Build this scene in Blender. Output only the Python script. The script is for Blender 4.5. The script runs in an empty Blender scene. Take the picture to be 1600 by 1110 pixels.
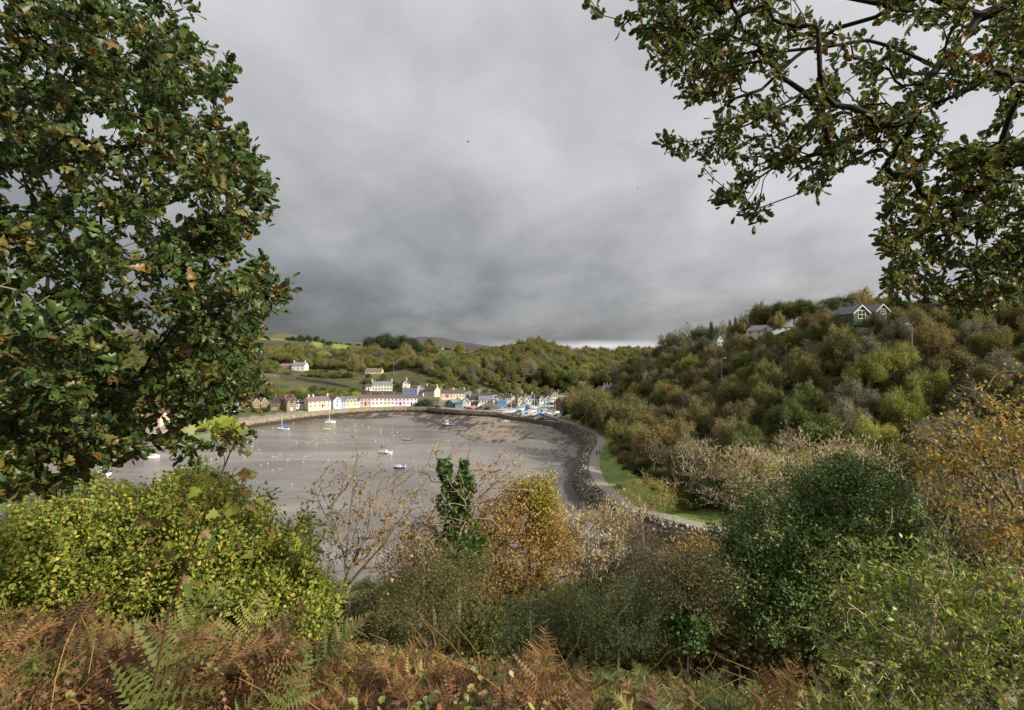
import bpy, math, random
import numpy as np
SC = bpy.context.scene
COL = SC.collection
R = np.random.default_rng(7)
random.seed(7)
F = 800.0; HZ = 548.0; CH = 40.0
def P(px, py, Y): return np.array([(px-800)/F*Y, Y, CH-(py-HZ)/F*Y])
def G(px, py, z=0.0):
    Y = (CH-z)*F/(py-HZ); return np.array([(px-800)/F*Y, Y, z])
def srgb(h):
    if isinstance(h, str):
        h = h.lstrip('#'); c = [int(h[i:i+2], 16)/255 for i in (0, 2, 4)]
    else: c = h
    return tuple((x/12.92 if x <= .04045 else ((x+.055)/1.055)**2.4) for x in c)+(1.0,)
# ------------------------------------------------------------ mesh helpers
def np_mesh(name, verts, faces_list, smooth=False):
    """faces_list: list of int arrays (n,k)"""
    me = bpy.data.meshes.new(name)
    verts = np.asarray(verts, dtype=np.float32).reshape(-1, 3)
    me.vertices.add(len(verts)); me.vertices.foreach_set('co', verts.ravel())
    faces_list = [np.asarray(f, dtype=np.int32) for f in faces_list if len(f)]
    nl = sum(f.size for f in faces_list); nf = sum(len(f) for f in faces_list)
    me.loops.add(nl); me.polygons.add(nf)
    li = np.concatenate([f.ravel() for f in faces_list]); tot = np.concatenate([np.full(len(f), f.shape[1], np.int32) for f in faces_list])
    st = np.concatenate([[0], np.cumsum(tot)[:-1]]).astype(np.int32)
    me.loops.foreach_set('vertex_index', li); me.polygons.foreach_set('loop_start', st); me.polygons.foreach_set('loop_total', tot)
    me.update(calc_edges=True)
    if smooth: me.polygons.foreach_set('use_smooth', np.ones(nf, bool))
    return me
class MB:
    def __init__(s): s.v = []; s.f = []
    def add(s, vs, fs):
        o = len(s.v); s.v += [tuple(map(float, v)) for v in vs]; s.f += [tuple(i+o for i in f) for f in fs]; return s
    def box(s, x0, x1, y0, y1, z0, z1):
        return s.add([(x0,y0,z0),(x1,y0,z0),(x1,y1,z0),(x0,y1,z0),(x0,y0,z1),(x1,y0,z1),(x1,y1,z1),(x0,y1,z1)],
            [(0,3,2,1),(4,5,6,7),(0,1,5,4),(1,2,6,5),(2,3,7,6),(3,0,4,7)])
    def prism(s, poly, y0, y1):  # poly in xz, extruded in y
        n = len(poly); vs = [(x, y0, z) for x, z in poly]+[(x, y1, z) for x, z in poly]
        fs = [tuple(range(n)), tuple(range(2*n-1, n-1, -1))]+[(i, i+n, (i+1) % n+n, (i+1) % n) for i in range(n)]
        return s.add(vs, fs)
    def tube(s, pts, rad, n=6):
        pts = [np.array(p, float) for p in pts]; rad = rad if hasattr(rad, '__len__') else [rad]*len(pts)
        o = len(s.v)
        for i, p in enumerate(pts):
            t = pts[min(i+1, len(pts)-1)]-pts[max(i-1, 0)]; t = t/(np.linalg.norm(t)+1e-9)
            a = np.cross(t, (0, 0, 1) if abs(t[2]) < .9 else (1, 0, 0)); a /= np.linalg.norm(a); b = np.cross(t, a)
            for k in range(n):
                q = p+(a*math.cos(2*math.pi*k/n)+b*math.sin(2*math.pi*k/n))*rad[i]; s.v.append(tuple(q))
        for i in range(len(pts)-1):
            for k in range(n): s.f.append((o+i*n+k, o+i*n+(k+1) % n, o+(i+1)*n+(k+1) % n, o+(i+1)*n+k))
        s.f.append(tuple(o+k for k in range(n))[::-1]); s.f.append(tuple(o+(len(pts)-1)*n+k for k in range(n)))
        return s
    def sphere(s, c, r, n=8, m=5):
        r = r if hasattr(r, '__len__') else (r, r, r); vs = [(c[0], c[1], c[2]-r[2])]
        for j in range(1, m):
            ph = -math.pi/2+math.pi*j/m
            vs += [(c[0]+r[0]*math.cos(ph)*math.cos(2*math.pi*i/n), c[1]+r[1]*math.cos(ph)*math.sin(2*math.pi*i/n), c[2]+r[2]*math.sin(ph)) for i in range(n)]
        vs.append((c[0], c[1], c[2]+r[2])); fs = [(0, 1+(i+1) % n, 1+i) for i in range(n)]
        for j in range(m-2):
            fs += [(1+j*n+i, 1+j*n+(i+1) % n, 1+(j+1)*n+(i+1) % n, 1+(j+1)*n+i) for i in range(n)]
        L = len(vs)-1; fs += [(L, 1+(m-2)*n+i, 1+(m-2)*n+(i+1) % n) for i in range(n)]
        return s.add(vs, fs)
    def mesh(s, name, mat=None, smooth=False):
        me = bpy.data.meshes.new(name); me.from_pydata(s.v, [], s.f); me.update()
        if smooth: me.polygons.foreach_set('use_smooth', np.ones(len(me.polygons), bool))
        if mat: me.materials.append(mat)
        return me
def link(name, me, parent=None, loc=None, rz=0, mat=None):
    o = bpy.data.objects.new(name, me); COL.objects.link(o)
    if mat is not None and me is not None: me.materials.clear(); me.materials.append(mat)
    if parent is not None: o.parent = parent
    if loc is not None: o.location = tuple(map(float, loc))
    o.rotation_euler[2] = rz
    return o
def tag(o, label=None, cat=None, group=None, kind=None):
    if label: o['label'] = label
    if cat: o['category'] = cat
    if group: o['group'] = group
    if kind: o['kind'] = kind
    return o
def empty(name, loc, rz=0): return link(name, None, None, loc, rz)
def copy_tree(o, parent=None):
    c = o.copy(); COL.objects.link(c)
    if parent is not None: c.parent = parent
    for ch in list(o.children): copy_tree(ch, c)
    return c
# ------------------------------------------------------------ materials
def nodes(name):
    m = bpy.data.materials.new(name); m.use_nodes = True; nt = m.node_tree
    return m, nt, nt.nodes['Principled BSDF'], nt.nodes['Material Output']
def ramp(nt, cols, interp='LINEAR', lo=0.0, hi=1.0):
    r = nt.nodes.new('ShaderNodeValToRGB'); e = r.color_ramp; e.interpolation = interp
    while len(e.elements) < len(cols): e.elements.new(.5)
    for i, c in enumerate(cols):
        e.elements[i].position = lo+(hi-lo)*i/max(1, len(cols)-1)*(1 if interp == 'LINEAR' else (len(cols)-1)/len(cols)); e.elements[i].color = c
    return r
def flat(name, c, rough=.7, var=.12, scale=3.0, bump=0, metal=0, spec=.3):
    """surface with slight noise variation of its base colour"""
    m, nt, b, out = nodes(name); c = srgb(c) if not (isinstance(c, tuple) and len(c) == 4) else c
    tc = nt.nodes.new('ShaderNodeTexCoord'); n = nt.nodes.new('ShaderNodeTexNoise'); n.inputs['Scale'].default_value = scale; n.inputs['Detail'].default_value = 5
    nt.links.new(tc.outputs['Object'], n.inputs['Vector'])
    d = tuple(x*(1-var*2.2) for x in c[:3])+(1,); u = tuple(min(1, x*(1+var*1.2)) for x in c[:3])+(1,)
    r = ramp(nt, [d, c, u], lo=.3, hi=.7); nt.links.new(n.outputs['Fac'], r.inputs[0]); nt.links.new(r.outputs[0], b.inputs['Base Color'])
    b.inputs['Roughness'].default_value = rough; b.inputs['Metallic'].default_value = metal; b.inputs['Specular IOR Level'].default_value = spec
    if bump:
        bp = nt.nodes.new('ShaderNodeBump'); bp.inputs['Strength'].default_value = bump; nt.links.new(n.outputs['Fac'], bp.inputs['Height']); nt.links.new(bp.outputs[0], b.inputs['Normal'])
    return m
_fm = {}
def FM(c, rough=.7, **k):
    key = (c, rough, tuple(sorted(k.items())))
    if key not in _fm: _fm[key] = flat('paint_'+str(c).strip('#'), c, rough, **k)
    return _fm[key]
def leafmat(name, cols, trans=.3, rough=.55, spec=.25, objvar=.25):
    m, nt, b, out = nodes(name); cols = [srgb(c) for c in cols]
    g = nt.nodes.new('ShaderNodeNewGeometry'); r = ramp(nt, cols, 'LINEAR'); nt.links.new(g.outputs['Random Per Island'], r.inputs[0])
    oi = nt.nodes.new('ShaderNodeObjectInfo'); mr = nt.nodes.new('ShaderNodeMapRange'); mr.inputs['To Min'].default_value = 1.22*(1-objvar); mr.inputs['To Max'].default_value = 1.22*(1+objvar)
    nt.links.new(oi.outputs['Random'], mr.inputs['Value'])
    hs = nt.nodes.new('ShaderNodeHueSaturation'); nt.links.new(r.outputs[0], hs.inputs['Color']); nt.links.new(mr.outputs[0], hs.inputs['Value'])
    m2 = nt.nodes.new('ShaderNodeMapRange'); m2.inputs['To Min'].default_value = .5-objvar*.04; m2.inputs['To Max'].default_value = .5+objvar*.05; hs.inputs['Saturation'].default_value = .95
    ml = nt.nodes.new('ShaderNodeMath'); ml.operation = 'FRACT'; mm = nt.nodes.new('ShaderNodeMath'); mm.operation = 'MULTIPLY'; mm.inputs[1].default_value = 7.31
    nt.links.new(oi.outputs['Random'], mm.inputs[0]); nt.links.new(mm.outputs[0], ml.inputs[0]); nt.links.new(ml.outputs[0], m2.inputs['Value']); nt.links.new(m2.outputs[0], hs.inputs['Hue'])
    nt.links.new(hs.outputs[0], b.inputs['Base Color']); b.inputs['Roughness'].default_value = rough; b.inputs['Specular IOR Level'].default_value = spec
    t = nt.nodes.new('ShaderNodeBsdfTranslucent'); nt.links.new(hs.outputs[0], t.inputs['Color'])
    mx = nt.nodes.new('ShaderNodeMixShader'); mx.inputs[0].default_value = trans
    nt.links.new(b.outputs[0], mx.inputs[1]); nt.links.new(t.outputs[0], mx.inputs[2]); nt.links.new(mx.outputs[0], out.inputs['Surface'])
    return m
# ------------------------------------------------------------ geometry maths
def seg_dist(pts, line):
    d = np.full(len(pts), 1e9)
    for a, b in zip(line[:-1], line[1:]):
        a = np.array(a[:2]); b = np.array(b[:2]); ab = b-a; t = np.clip(((pts-a)@ab)/(ab@ab+1e-9), 0, 1)
        d = np.minimum(d, np.hypot(*(pts-(a+t[:, None]*ab)).T))
    return d
def in_poly(pts, poly):
    x, y = pts.T; c = np.zeros(len(pts), bool); n = len(poly)
    for i in range(n):
        x0, y0 = poly[i][:2]; x1, y1 = poly[(i+1) % n][:2]
        if y0 == y1: continue
        c ^= ((y0 > y) != (y1 > y)) & (x < (x1-x0)*(y-y0)/(y1-y0)+x0)
    return c
def sm(a, b, x): t = np.clip((x-a)/(b-a), 0, 1); return t*t*(3-2*t)
def vnoise(p, seed=0):
    """cheap smooth 2D value noise, p (n,2)"""
    i = np.floor(p).astype(np.int64); f = p-i; f = f*f*(3-2*f)
    def h(a, b): 
        v = np.sin(a*127.1+b*311.7+seed*74.7)*43758.5453; return v-np.floor(v)
    x, y = i.T
    return (h(x,y)*(1-f[:,0])+h(x+1,y)*f[:,0])*(1-f[:,1])+(h(x,y+1)*(1-f[:,0])+h(x+1,y+1)*f[:,0])*f[:,1]
def fbm(p, o=4, seed=0):
    s = 0; a = 1; t = 0
    for k in range(o): s = s+a*vnoise(p*(2**k)+k*17.3, seed+k); t += a; a *= .5
    return s/t-.5
def chaikin(L, n=2):
    L = [np.array(p, float) for p in L]
    for _ in range(n):
        o = [L[0]]
        for a, b in zip(L[:-1], L[1:]): o += [a*.75+b*.25, a*.25+b*.75]
        L = o+[L[-1]]
    return L
# ------------------------------------------------------------ plan of the place
QUAY = [(-900,100),(-300,182),(-215,212),(-170,226),(-148,242),(-134,266),(-119,296),(-96,322),(-58,332),(-39,314),(-8,300)]
YARD = [(-8,300),(-2,289),(8,280),(22,264)]
PATH = chaikin([(20,285),(24,272),(31,249),(36.5,226),(37,206),(29.5,180),(25.5,160),(24,143),(25,130),(28,118.5),(33,111.5),(38,106),(45,100.5),(56,95),(75,91),(120,88)], 2)
TOE = chaikin([(22,264),(28,240),(31,222),(30.5,206),(24,183),(19.5,160),(17.5,144),(19,131),(23,117),(29.5,107),(38,100),(50,93),(58,85),(50,80)], 1)
NEAR = [(50,80),(36,88),(15,84),(-40,80),(-100,72),(-200,50),(-900,20)]
BAY = QUAY+YARD[1:]+[tuple(p) for p in TOE[1:]]+NEAR[1:]
WL = [G(px, py)[:2] for px, py in [(515,654),(540,655),(570,655),(600,653),(635,648.5),(655,650),(650,656),(668,664),(700,676),(745,690),(800,692),(835,684),(856,684),(866,700),(876,722),(886,748),(900,775)]]
BEACH = WL+[(19.5,150),(25,165),(32,190),(36,215),(31,245),(24,268),(0,295),(-10,303),(-40,318),(-58,336),(-96,326),(-119,300)]
CTRL = """0 0 38.3;0 -6 39.6;-10 -6 40.5;10 -6 38.8;-5 3 37.6;5 3 37.0;0 3 37.2;-8 8 35.6;0 8 34.8;8 8 34.0;-20 8 36;20 9 31;0 14 31.2;-10 14 32.2;12 16 27.5;
0 30 22.5;-25 30 23;22 30 20;0 55 10;-40 55 11;35 60 8;50 40 17;60 60 14;-100 60 6;30 20 27;45 15 30;-40 10 35;-60 30 22;0 -40 52;-60 -30 52;60 -30 50;80 20 32;100 50 30;
80 80 12;120 80 24;170 80 34;-300 20 40;0 -200 80;200 -100 80;200 60 50;
44 113 5;32 130 5.3;32 150 5.3;37 175 5.5;46 192 6;48 215 6.5;42 245 6;36 265 5;50 106 5.5;70 100 7;100 98 14;
60 160 12;75 150 18;82 200 26;61 280 11;102 190 32;112 142 33;88 118 14;130 112 25;65 220 17;60 250 13;133 170 43;
119 168 47;133 190 51;125 255 47.5;128 240 49.5;123 300 42.5;120 322 40;110 345 35;100 380 27;84 420 16;160 190 55;200 200 60;190 150 50;200 260 60;180 340 56;170 420 52;160 500 42;260 400 60;400 200 70;
-58 343 3.5;-16 330 3.4;10 320 3.2;25 300 3.2;30 330 3.8;40 350 4.2;60 400 6;-20 385 5.5;-100 335 3.6;-125 305 3.6;-143 270 3.6;-155 248 3.6;-215 222 4;-300 195 5;
-85 372 9.5;-60 372 8;-32 372 6.4;-100 395 14;-120 385 15;-150 330 9;-190 270 9;-140 380 15;-50 400 14;-20 410 14;25 430 5;-168 450 22.5;-118 430 20;-80 440 24;-70 480 22;-60 540 28;-40 560 30;-90 570 34;-30 600 36;-60 620 40;-110 520 30;-190 560 36;-260 560 38;-260 600 50;
-350 700 55;-300 760 57;-420 800 60;-250 450 30;-300 350 32;-400 400 50;-400 250 30;-10 460 21;-5 500 36;10 490 37;30 540 42;35 570 42;60 545 35;85 510 21;84 450 5.5;110 560 10;150 700 27;110 760 28;60 700 29;-70 750 43;-150 620 43;-120 650 43;-200 750 48;0 800 34;
300 700 40;-600 700 60;-500 500 55;-600 200 20;-100 900 40;200 900 30;500 600 75;-400 900 55"""
ctrl = np.array([[float(v) for v in s.split()] for s in CTRL.replace('\n', '').split(';') if s.strip()])
ctrl = np.vstack([ctrl, [[p[0], p[1], .6] for p in TOE[::2]], [[p[0], p[1], 1.0] for p in NEAR[1:5]], [[p[0], p[1], 3.9] for p in PATH[::4]], [[p[0], p[1]+5, 3.5] for p in QUAY[2:]]])
_c = 4.0
def _phi(a, b): return np.sqrt(((a[:, None, :]-b[None, :, :])**2).sum(-1)+_c*_c)
_n = len(ctrl); _A = np.zeros((_n+3, _n+3)); _A[:_n, :_n] = _phi(ctrl[:, :2], ctrl[:, :2]); _A[:_n, :_n] -= np.eye(_n)*.6
_Q = np.c_[np.ones(_n), ctrl[:, :2]]; _A[:_n, _n:] = _Q; _A[_n:, :_n] = _Q.T
_w = np.linalg.solve(_A, np.r_[ctrl[:, 2], 0, 0, 0])
QR = [(-900,112),(-300,194),(-213,224)]+[(x-1, y+5) for x, y in QUAY[3:]]
YARDPOLY = [(-6,297),(-1,290),(8,281.5),(21,266.5),(27,275),(36,300),(42,318),(20,326),(-10,322),(-42,330),(-40,317)]
def H(pts):
    pts = np.asarray(pts, float).reshape(-1, 2); out = np.empty(len(pts))
    for s in range(0, len(pts), 20000):
        q = pts[s:s+20000]; h = _phi(q, ctrl[:, :2])@_w[:_n]+_w[_n]+q@_w[_n+1:]
        r = np.hypot(q[:, 0], q[:, 1]); h = h*(1-sm(900, 1500, r))+36*sm(900, 1500, r)
        big = sm(20, 120, r); h = h+fbm(q/30, 3, 1)*4*sm(8, 20, h)*sm(60, 200, r)+fbm(q/3, 3, 5)*.5*sm(5, 9, h)
        dp = seg_dist(q, PATH); h = h*sm(3, 7, dp)+3.9*(1-sm(3, 7, dp))
        dq = seg_dist(q, QUAY); inb = in_poly(q, BAY) | ((dq < 5) & (q[:, 1] > 150)) | (seg_dist(q, YARD) < 4)
        yp = in_poly(q, YARDPOLY); h = np.where(yp & ~inb, 3.0, h)
        flatq = (~inb) & (dq < 16) & (q[:, 1] > 150); k = sm(9, 16, dq); h = np.where(flatq, h*k+3.3*(1-k), h)
        db = seg_dist(q, BAY+[BAY[0]]); h = np.where(inb, -.5-np.minimum(db*.05, 3), np.maximum(h, .25))
        bi = in_poly(q, BEACH) & inb; dw = seg_dist(q, WL)
        bh = .24+.02*np.minimum(dw, 50)+fbm(q/np.array([7., 12.]), 4, 9)*.55*(1-sm(8, 40, dw)*.6)+fbm(q/1.5, 2, 3)*.12
        out_b = inb & ~bi; h = np.where(bi, bh, h); h = np.where(out_b & (dw < 22) , np.maximum(h, .02-.03*dw+fbm(q/np.array([6., 12.]), 4, 9)*.5), h)
        dt = seg_dist(q, [tuple(p) for p in TOE]); h = np.where(inb & (dt < 5) & (q[:, 0] > 10), np.maximum(h, .7-.22*dt), h)
        out[s:s+20000] = h
    return out
def hz(x, y): return float(H([(x, y)])[0])
# ------------------------------------------------------------ ground sheet
def build_ground():
    ang = np.radians(np.r_[np.arange(-180, -62, 4), np.arange(-62, 60, .34), np.arange(60, 180, 4)])
    rad = np.r_[0.25, .6, np.geomspace(1, 950, 470), np.geomspace(1000, 9000, 18)]
    A, Rr = np.meshgrid(ang, rad); X = (Rr*np.sin(A)).ravel(); Y = (Rr*np.cos(A)).ravel(); q = np.c_[X, Y]
    z = H(q); nr, na = len(rad), len(ang)
    i, j = np.meshgrid(np.arange(nr-1), np.arange(na), indexing='ij'); j2 = (j+1) % na
    f = np.stack([i*na+j, i*na+j2, (i+1)*na+j2, (i+1)*na+j], -1).reshape(-1, 4)
    tri = np.stack([np.full(na, len(q)), (np.arange(na)+1) % na, np.arange(na)], -1)
    v = np.r_[np.c_[q, z], [[0, 0, H([(0, 0)])[0]]]]
    me = np_mesh('ground', v, [f, tri], True)
    # surface cover: colour of what grows or lies there
    r = np.hypot(X, Y); n = fbm(q/14, 4, 2)[:, None]; n2 = fbm(q/2.2, 3, 4)[:, None]
    c = np.tile(np.array(srgb('#4a4a26')[:3]), (len(q), 1))*(1+n*1.4)*(1+n2)
    near = (1-sm(25, 50, r))[:, None]; c = c*(1-near)+near*np.array(srgb('#332815')[:3])*(1+n2)
    inb = in_poly(q, BAY); dt = seg_dist(q, [tuple(p) for p in TOE]); dp = seg_dist(q, PATH); dq = seg_dist(q, QUAY)
    g = ((dp < 9.5) & (z > 3.4) & (z < 7.5) & ~inb & (Y > 90) & (Y < 282))[:, None]; c = np.where(g, np.array(srgb('#71833a')[:3])*(1+n2*.8), c)
    rk = in_poly(q, [tuple(p) for p in TOE[1:-3]]+[tuple(p) for p in PATH[::-1]])[:, None]; c = np.where(rk, np.array(srgb('#6b6354')[:3])*(1+n2), c)
    def field(px0, px1, y0, y1):
        px = X/np.maximum(Y, 1)*F+800; return (px > px0) & (px < px1) & (Y > y0) & (Y < y1)
    fl = (field(330, 492, 640, 800) | field(685, 790, 660, 900) | field(520, 545, 590, 640) | field(488, 505, 590, 700))[:, None]
    c = np.where(fl, np.array(srgb('#76883e')[:3])*(1+n*.3), c)
    fh = ((r > 820))[:, None]; c = np.where(fh, np.array(srgb('#5c6a40')[:3])*(1+n*.5), c)
    sand = np.array(srgb('#887b6b')[:3]); weed = np.array(srgb('#3b3329')[:3]); mud = np.array(srgb('#75685a')[:3])
    wn = fbm(q/np.array([6., 9.]), 4, 21); wn2 = fbm(q/np.array([1.1, 2.2]), 3, 31)
    px = X/np.maximum(Y, 1)*F+800
    wd = np.clip((wn*1.3+wn2*1.9+.02+.30*(px < 735)*(Y > 268)+.3*(1-sm(2, 4, dt))*(X > 5)+.1*(X > 20)*(Y < 255)-.25*sm(745, 770, px)*(Y > 250))*5, 0, 1)[:, None]
    bc = sand*(1+n2*.5)*(1-wd)+weed*(1+n2)*wd; bc = bc*(.75+.25*sm(0, .5, z)[:, None]); bch = (inb & (z > -.6))[:, None]; c = np.where(bch, bc, c)
    toe = ((z < 1.3) & (dt < 2.6) & (X > 5))[:, None]; c = np.where(toe, weed*(1+n2), c)
    ql = ((~inb) & (dq < 13) & (Y > 150) & (Y < 345))[:, None]; c = np.where(ql, np.array(srgb('#8a8378')[:3])*(1+n2*.3), c)
    yp = (in_poly(q, YARDPOLY) & ~inb)[:, None]; c = np.where(yp, np.array(srgb('#8d867b')[:3])*(1+n2*.3), c)
    town = (in_poly(q, [(-58,345),(-40,330),(-8,318),(30,318),(48,340),(60,395),(0,400),(-40,392),(-60,370)]))[:, None]
    c = np.where(town, np.array(srgb('#7d786b')[:3])*(1+n2*.5)*(.8+.6*n), c)
    a = me.color_attributes.new('cover', 'FLOAT_COLOR', 'POINT'); cc = np.ones((len(v), 4), np.float32); cc[:-1, :3] = np.clip(c, 0.004, 1); cc[-1, :3] = .02; a.data.foreach_set('color', cc.ravel())
    m, nt, b, out = nodes('ground'); at = nt.nodes.new('ShaderNodeVertexColor'); at.layer_name = 'cover'
    gm = nt.nodes.new('ShaderNodeNewGeometry'); no = nt.nodes.new('ShaderNodeTexNoise'); no.inputs['Scale'].default_value = 1.1; no.inputs['Detail'].default_value = 8; no.inputs['Roughness'].default_value = .7
    nt.links.new(gm.outputs['Position'], no.inputs['Vector']); rr = ramp(nt, [(.45,.45,.45,1), (1,1,1,1), (1.5,1.5,1.5,1)], lo=.3, hi=.7); nt.links.new(no.outputs['Fac'], rr.inputs[0])
    mx = nt.nodes.new('ShaderNodeMix'); mx.data_type = 'RGBA'; mx.blend_type = 'MULTIPLY'; mx.inputs[0].default_value = 1
    nt.links.new(at.outputs[0], mx.inputs[6]); nt.links.new(rr.outputs[0], mx.inputs[7]); nt.links.new(mx.outputs[2], b.inputs['Base Color'])
    sx = nt.nodes.new('ShaderNodeSeparateXYZ'); nt.links.new(gm.outputs['Position'], sx.inputs[0]); rg = nt.nodes.new('ShaderNodeMapRange'); rg.inputs['From Min'].default_value = .05; rg.inputs['From Max'].default_value = 1.2; rg.inputs['To Min'].default_value = .35; rg.inputs['To Max'].default_value = .92
    nt.links.new(sx.outputs[2], rg.inputs['Value']); nt.links.new(rg.outputs[0], b.inputs['Roughness'])
    bp = nt.nodes.new('ShaderNodeBump'); bp.inputs['Strength'].default_value = .6; bp.inputs['Distance'].default_value = .3; nt.links.new(no.outputs['Fac'], bp.inputs['Height']); nt.links.new(bp.outputs[0], b.inputs['Normal'])
    tag(link('ground', me, mat=m), kind='structure')
build_ground()
def build_water():
    # one flat sheet over the bay
    n = 8; v = [(-900,10,0),(75,10,0),(75,350,0),(-900,350,0)]
    # kept inside the bay outline so that it never runs under the hill
    poly = [(x, y) for x, y in BAY]; mb = MB(); mb.add([(x, y, 0) for x, y in [(-880,0),(60,60),(60,340),(-880,340)]], [(0,1,2,3)])
    me = mb.mesh('water'); m, nt, b, out = nodes('harbour_water')
    gm = nt.nodes.new('ShaderNodeNewGeometry'); mp = nt.nodes.new('ShaderNodeMapping'); mp.inputs['Rotation'].default_value = (0,0,.25); mp.inputs['Scale'].default_value = (.35, 1.0, 1)
    nt.links.new(gm.outputs['Position'], mp.inputs['Vector'])
    n1 = nt.nodes.new('ShaderNodeTexNoise'); n1.inputs['Scale'].default_value = .75; n1.inputs['Detail'].default_value = 7; n1.inputs['Roughness'].default_value = .62; nt.links.new(mp.outputs[0], n1.inputs['Vector'])
    n2 = nt.nodes.new('ShaderNodeTexNoise'); n2.inputs['Scale'].default_value = .035; n2.inputs['Detail'].default_value = 6; n2.inputs['Distortion'].default_value = 1.2; nt.links.new(mp.outputs[0], n2.inputs['Vector'])
    r = ramp(nt, [srgb('#6c6763'), srgb('#807b77'), srgb('#96918c')], lo=.35, hi=.65); nt.links.new(n2.outputs['Fac'], r.inputs[0]); nt.links.new(r.outputs[0], b.inputs['Base Color'])
    rr = nt.nodes.new('ShaderNodeMapRange'); rr.inputs['From Min'].default_value = .35; rr.inputs['From Max'].default_value = .65; rr.inputs['To Min'].default_value = .08; rr.inputs['To Max'].default_value = .25
    nt.links.new(n2.outputs['Fac'], rr.inputs['Value']); nt.links.new(rr.outputs[0], b.inputs['Roughness']); b.inputs['IOR'].default_value = 1.33
    bp = nt.nodes.new('ShaderNodeBump'); bp.inputs['Strength'].default_value = .8; bp.inputs['Distance'].default_value = .3; nt.links.new(n1.outputs['Fac'], bp.inputs['Height']); nt.links.new(bp.outputs[0], b.inputs['Normal'])
    tag(link('water', me, mat=m), kind='structure')
build_water()
# ------------------------------------------------------------ path, quay, walls
def ribbon(name, line, w, z, mat, dz=0.0, kind='structure', thick=0):
    L = [np.array(p[:2], float) for p in line]; vs = []; fs = []
    for i, p in enumerate(L):
        t = L[min(i+1, len(L)-1)]-L[max(i-1, 0)]; t /= np.linalg.norm(t); nrm = np.array([-t[1], t[0]])
        for s in (-1, 1): q = p+nrm*w/2*s; vs.append((q[0], q[1], z[i] if hasattr(z, '__len__') else z))
        if i: fs.append((2*i-2, 2*i, 2*i+1, 2*i-1))
    if thick:
        n = len(vs); vs += [(x, y, zz-thick) for x, y, zz in vs]; fs2 = [tuple(a+n for a in f[::-1]) for f in fs]
        for i in range(1, len(L)): fs2 += [(2*i-2, 2*i-2+n, 2*i+n, 2*i), (2*i-1, 2*i+1, 2*i+1+n, 2*i-1+n)]
        fs2 += [(0,1,1+n,n), (n-2, n-2+n, n-1+n, n-1)]; fs = fs+fs2
    me = bpy.data.meshes.new(name); me.from_pydata(vs, [], fs); me.update(); o = link(name, me, mat=mat)
    if kind: tag(o, kind=kind)
    return o
tarmac = flat('path_tarmac', '#979085', .9, .1, 1.2, .3); ribbon('path', PATH, 3.3, 4.03, tarmac, thick=.25)
qroad = flat('quay_surface', '#8f887d', .9, .12, .5, .2)
QL = [(-900,105.5),(-300,187.5),(-214,217.5),(-171,231.5),(-151.5,246),(-138.5,269),(-122.5,300.5),(-97.5,327.5),(-57,337.7),(-37,319),(-8,305.5),(4,302)]
ribbon('quay_road', chaikin(QL, 1), 9.6, 3.55, qroad, thick=.6)
ym = MB(); ym.add([(x, y, 3.06) for x, y in [(-7.5,299.3),(-1.6,288.9),(8.2,280),(21.8,264.2),(26,266),(36,298),(34,312),(-6,312)]]+[(x, y, 2.3) for x, y in [(-7.5,299.3),(-1.6,288.9),(8.2,280),(21.8,264.2),(26,266),(36,298),(34,312),(-6,312)]], [tuple(range(8)), tuple(range(15, 7, -1))]+[(i+8, (i+1) % 8+8, (i+1) % 8, i) for i in range(8)])
tag(link('boatyard_ground', ym.mesh('boatyard_ground'), mat=qroad), kind='structure')
def wallmat(name, lo, hi, weedz=2.0, sc=1.6):
    m, nt, b, out = nodes(name); gm = nt.nodes.new('ShaderNodeNewGeometry'); sx = nt.nodes.new('ShaderNodeSeparateXYZ'); nt.links.new(gm.outputs['Position'], sx.inputs[0])
    no = nt.nodes.new('ShaderNodeTexNoise'); no.inputs['Scale'].default_value = .8; no.inputs['Detail'].default_value = 8; nt.links.new(gm.outputs['Position'], no.inputs['Vector'])
    vo = nt.nodes.new('ShaderNodeTexVoronoi'); vo.inputs['Scale'].default_value = sc; nt.links.new(gm.outputs['Position'], vo.inputs['Vector'])
    r = ramp(nt, [srgb(lo), srgb(hi)]); sp = nt.nodes.new('ShaderNodeSeparateXYZ'); nt.links.new(vo.outputs['Color'], sp.inputs[0]); nt.links.new(sp.outputs[0], r.inputs[0])
    ad = nt.nodes.new('ShaderNodeMath'); ad.operation = 'MULTIPLY_ADD'; ad.inputs[1].default_value = 2.2; nt.links.new(no.outputs['Fac'], ad.inputs[0]); nt.links.new(sx.outputs[2], ad.inputs[2])
    mr = nt.nodes.new('ShaderNodeMapRange'); mr.inputs['From Min'].default_value = weedz+.7; mr.inputs['From Max'].default_value = weedz+1.5; nt.links.new(ad.outputs[0], mr.inputs['Value'])
    mx = nt.nodes.new('ShaderNodeMix'); mx.data_type = 'RGBA'; nt.links.new(mr.outputs[0], mx.inputs[0]); mx.inputs[6].default_value = srgb('#3b3424'); nt.links.new(r.outputs[0], mx.inputs[7]); nt.links.new(mx.outputs[2], b.inputs['Base Color'])
    bp = nt.nodes.new('ShaderNodeBump'); bp.inputs['Strength'].default_value = .5; bp.inputs['Distance'].default_value = .2; nt.links.new(vo.outputs['Distance'], bp.inputs['Height']); nt.links.new(bp.outputs[0], b.inputs['Normal']); b.inputs['Roughness'].default_value = .9
    return m
stonewall = wallmat('quay_stone', '#6d6353', '#a39781')
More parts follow.
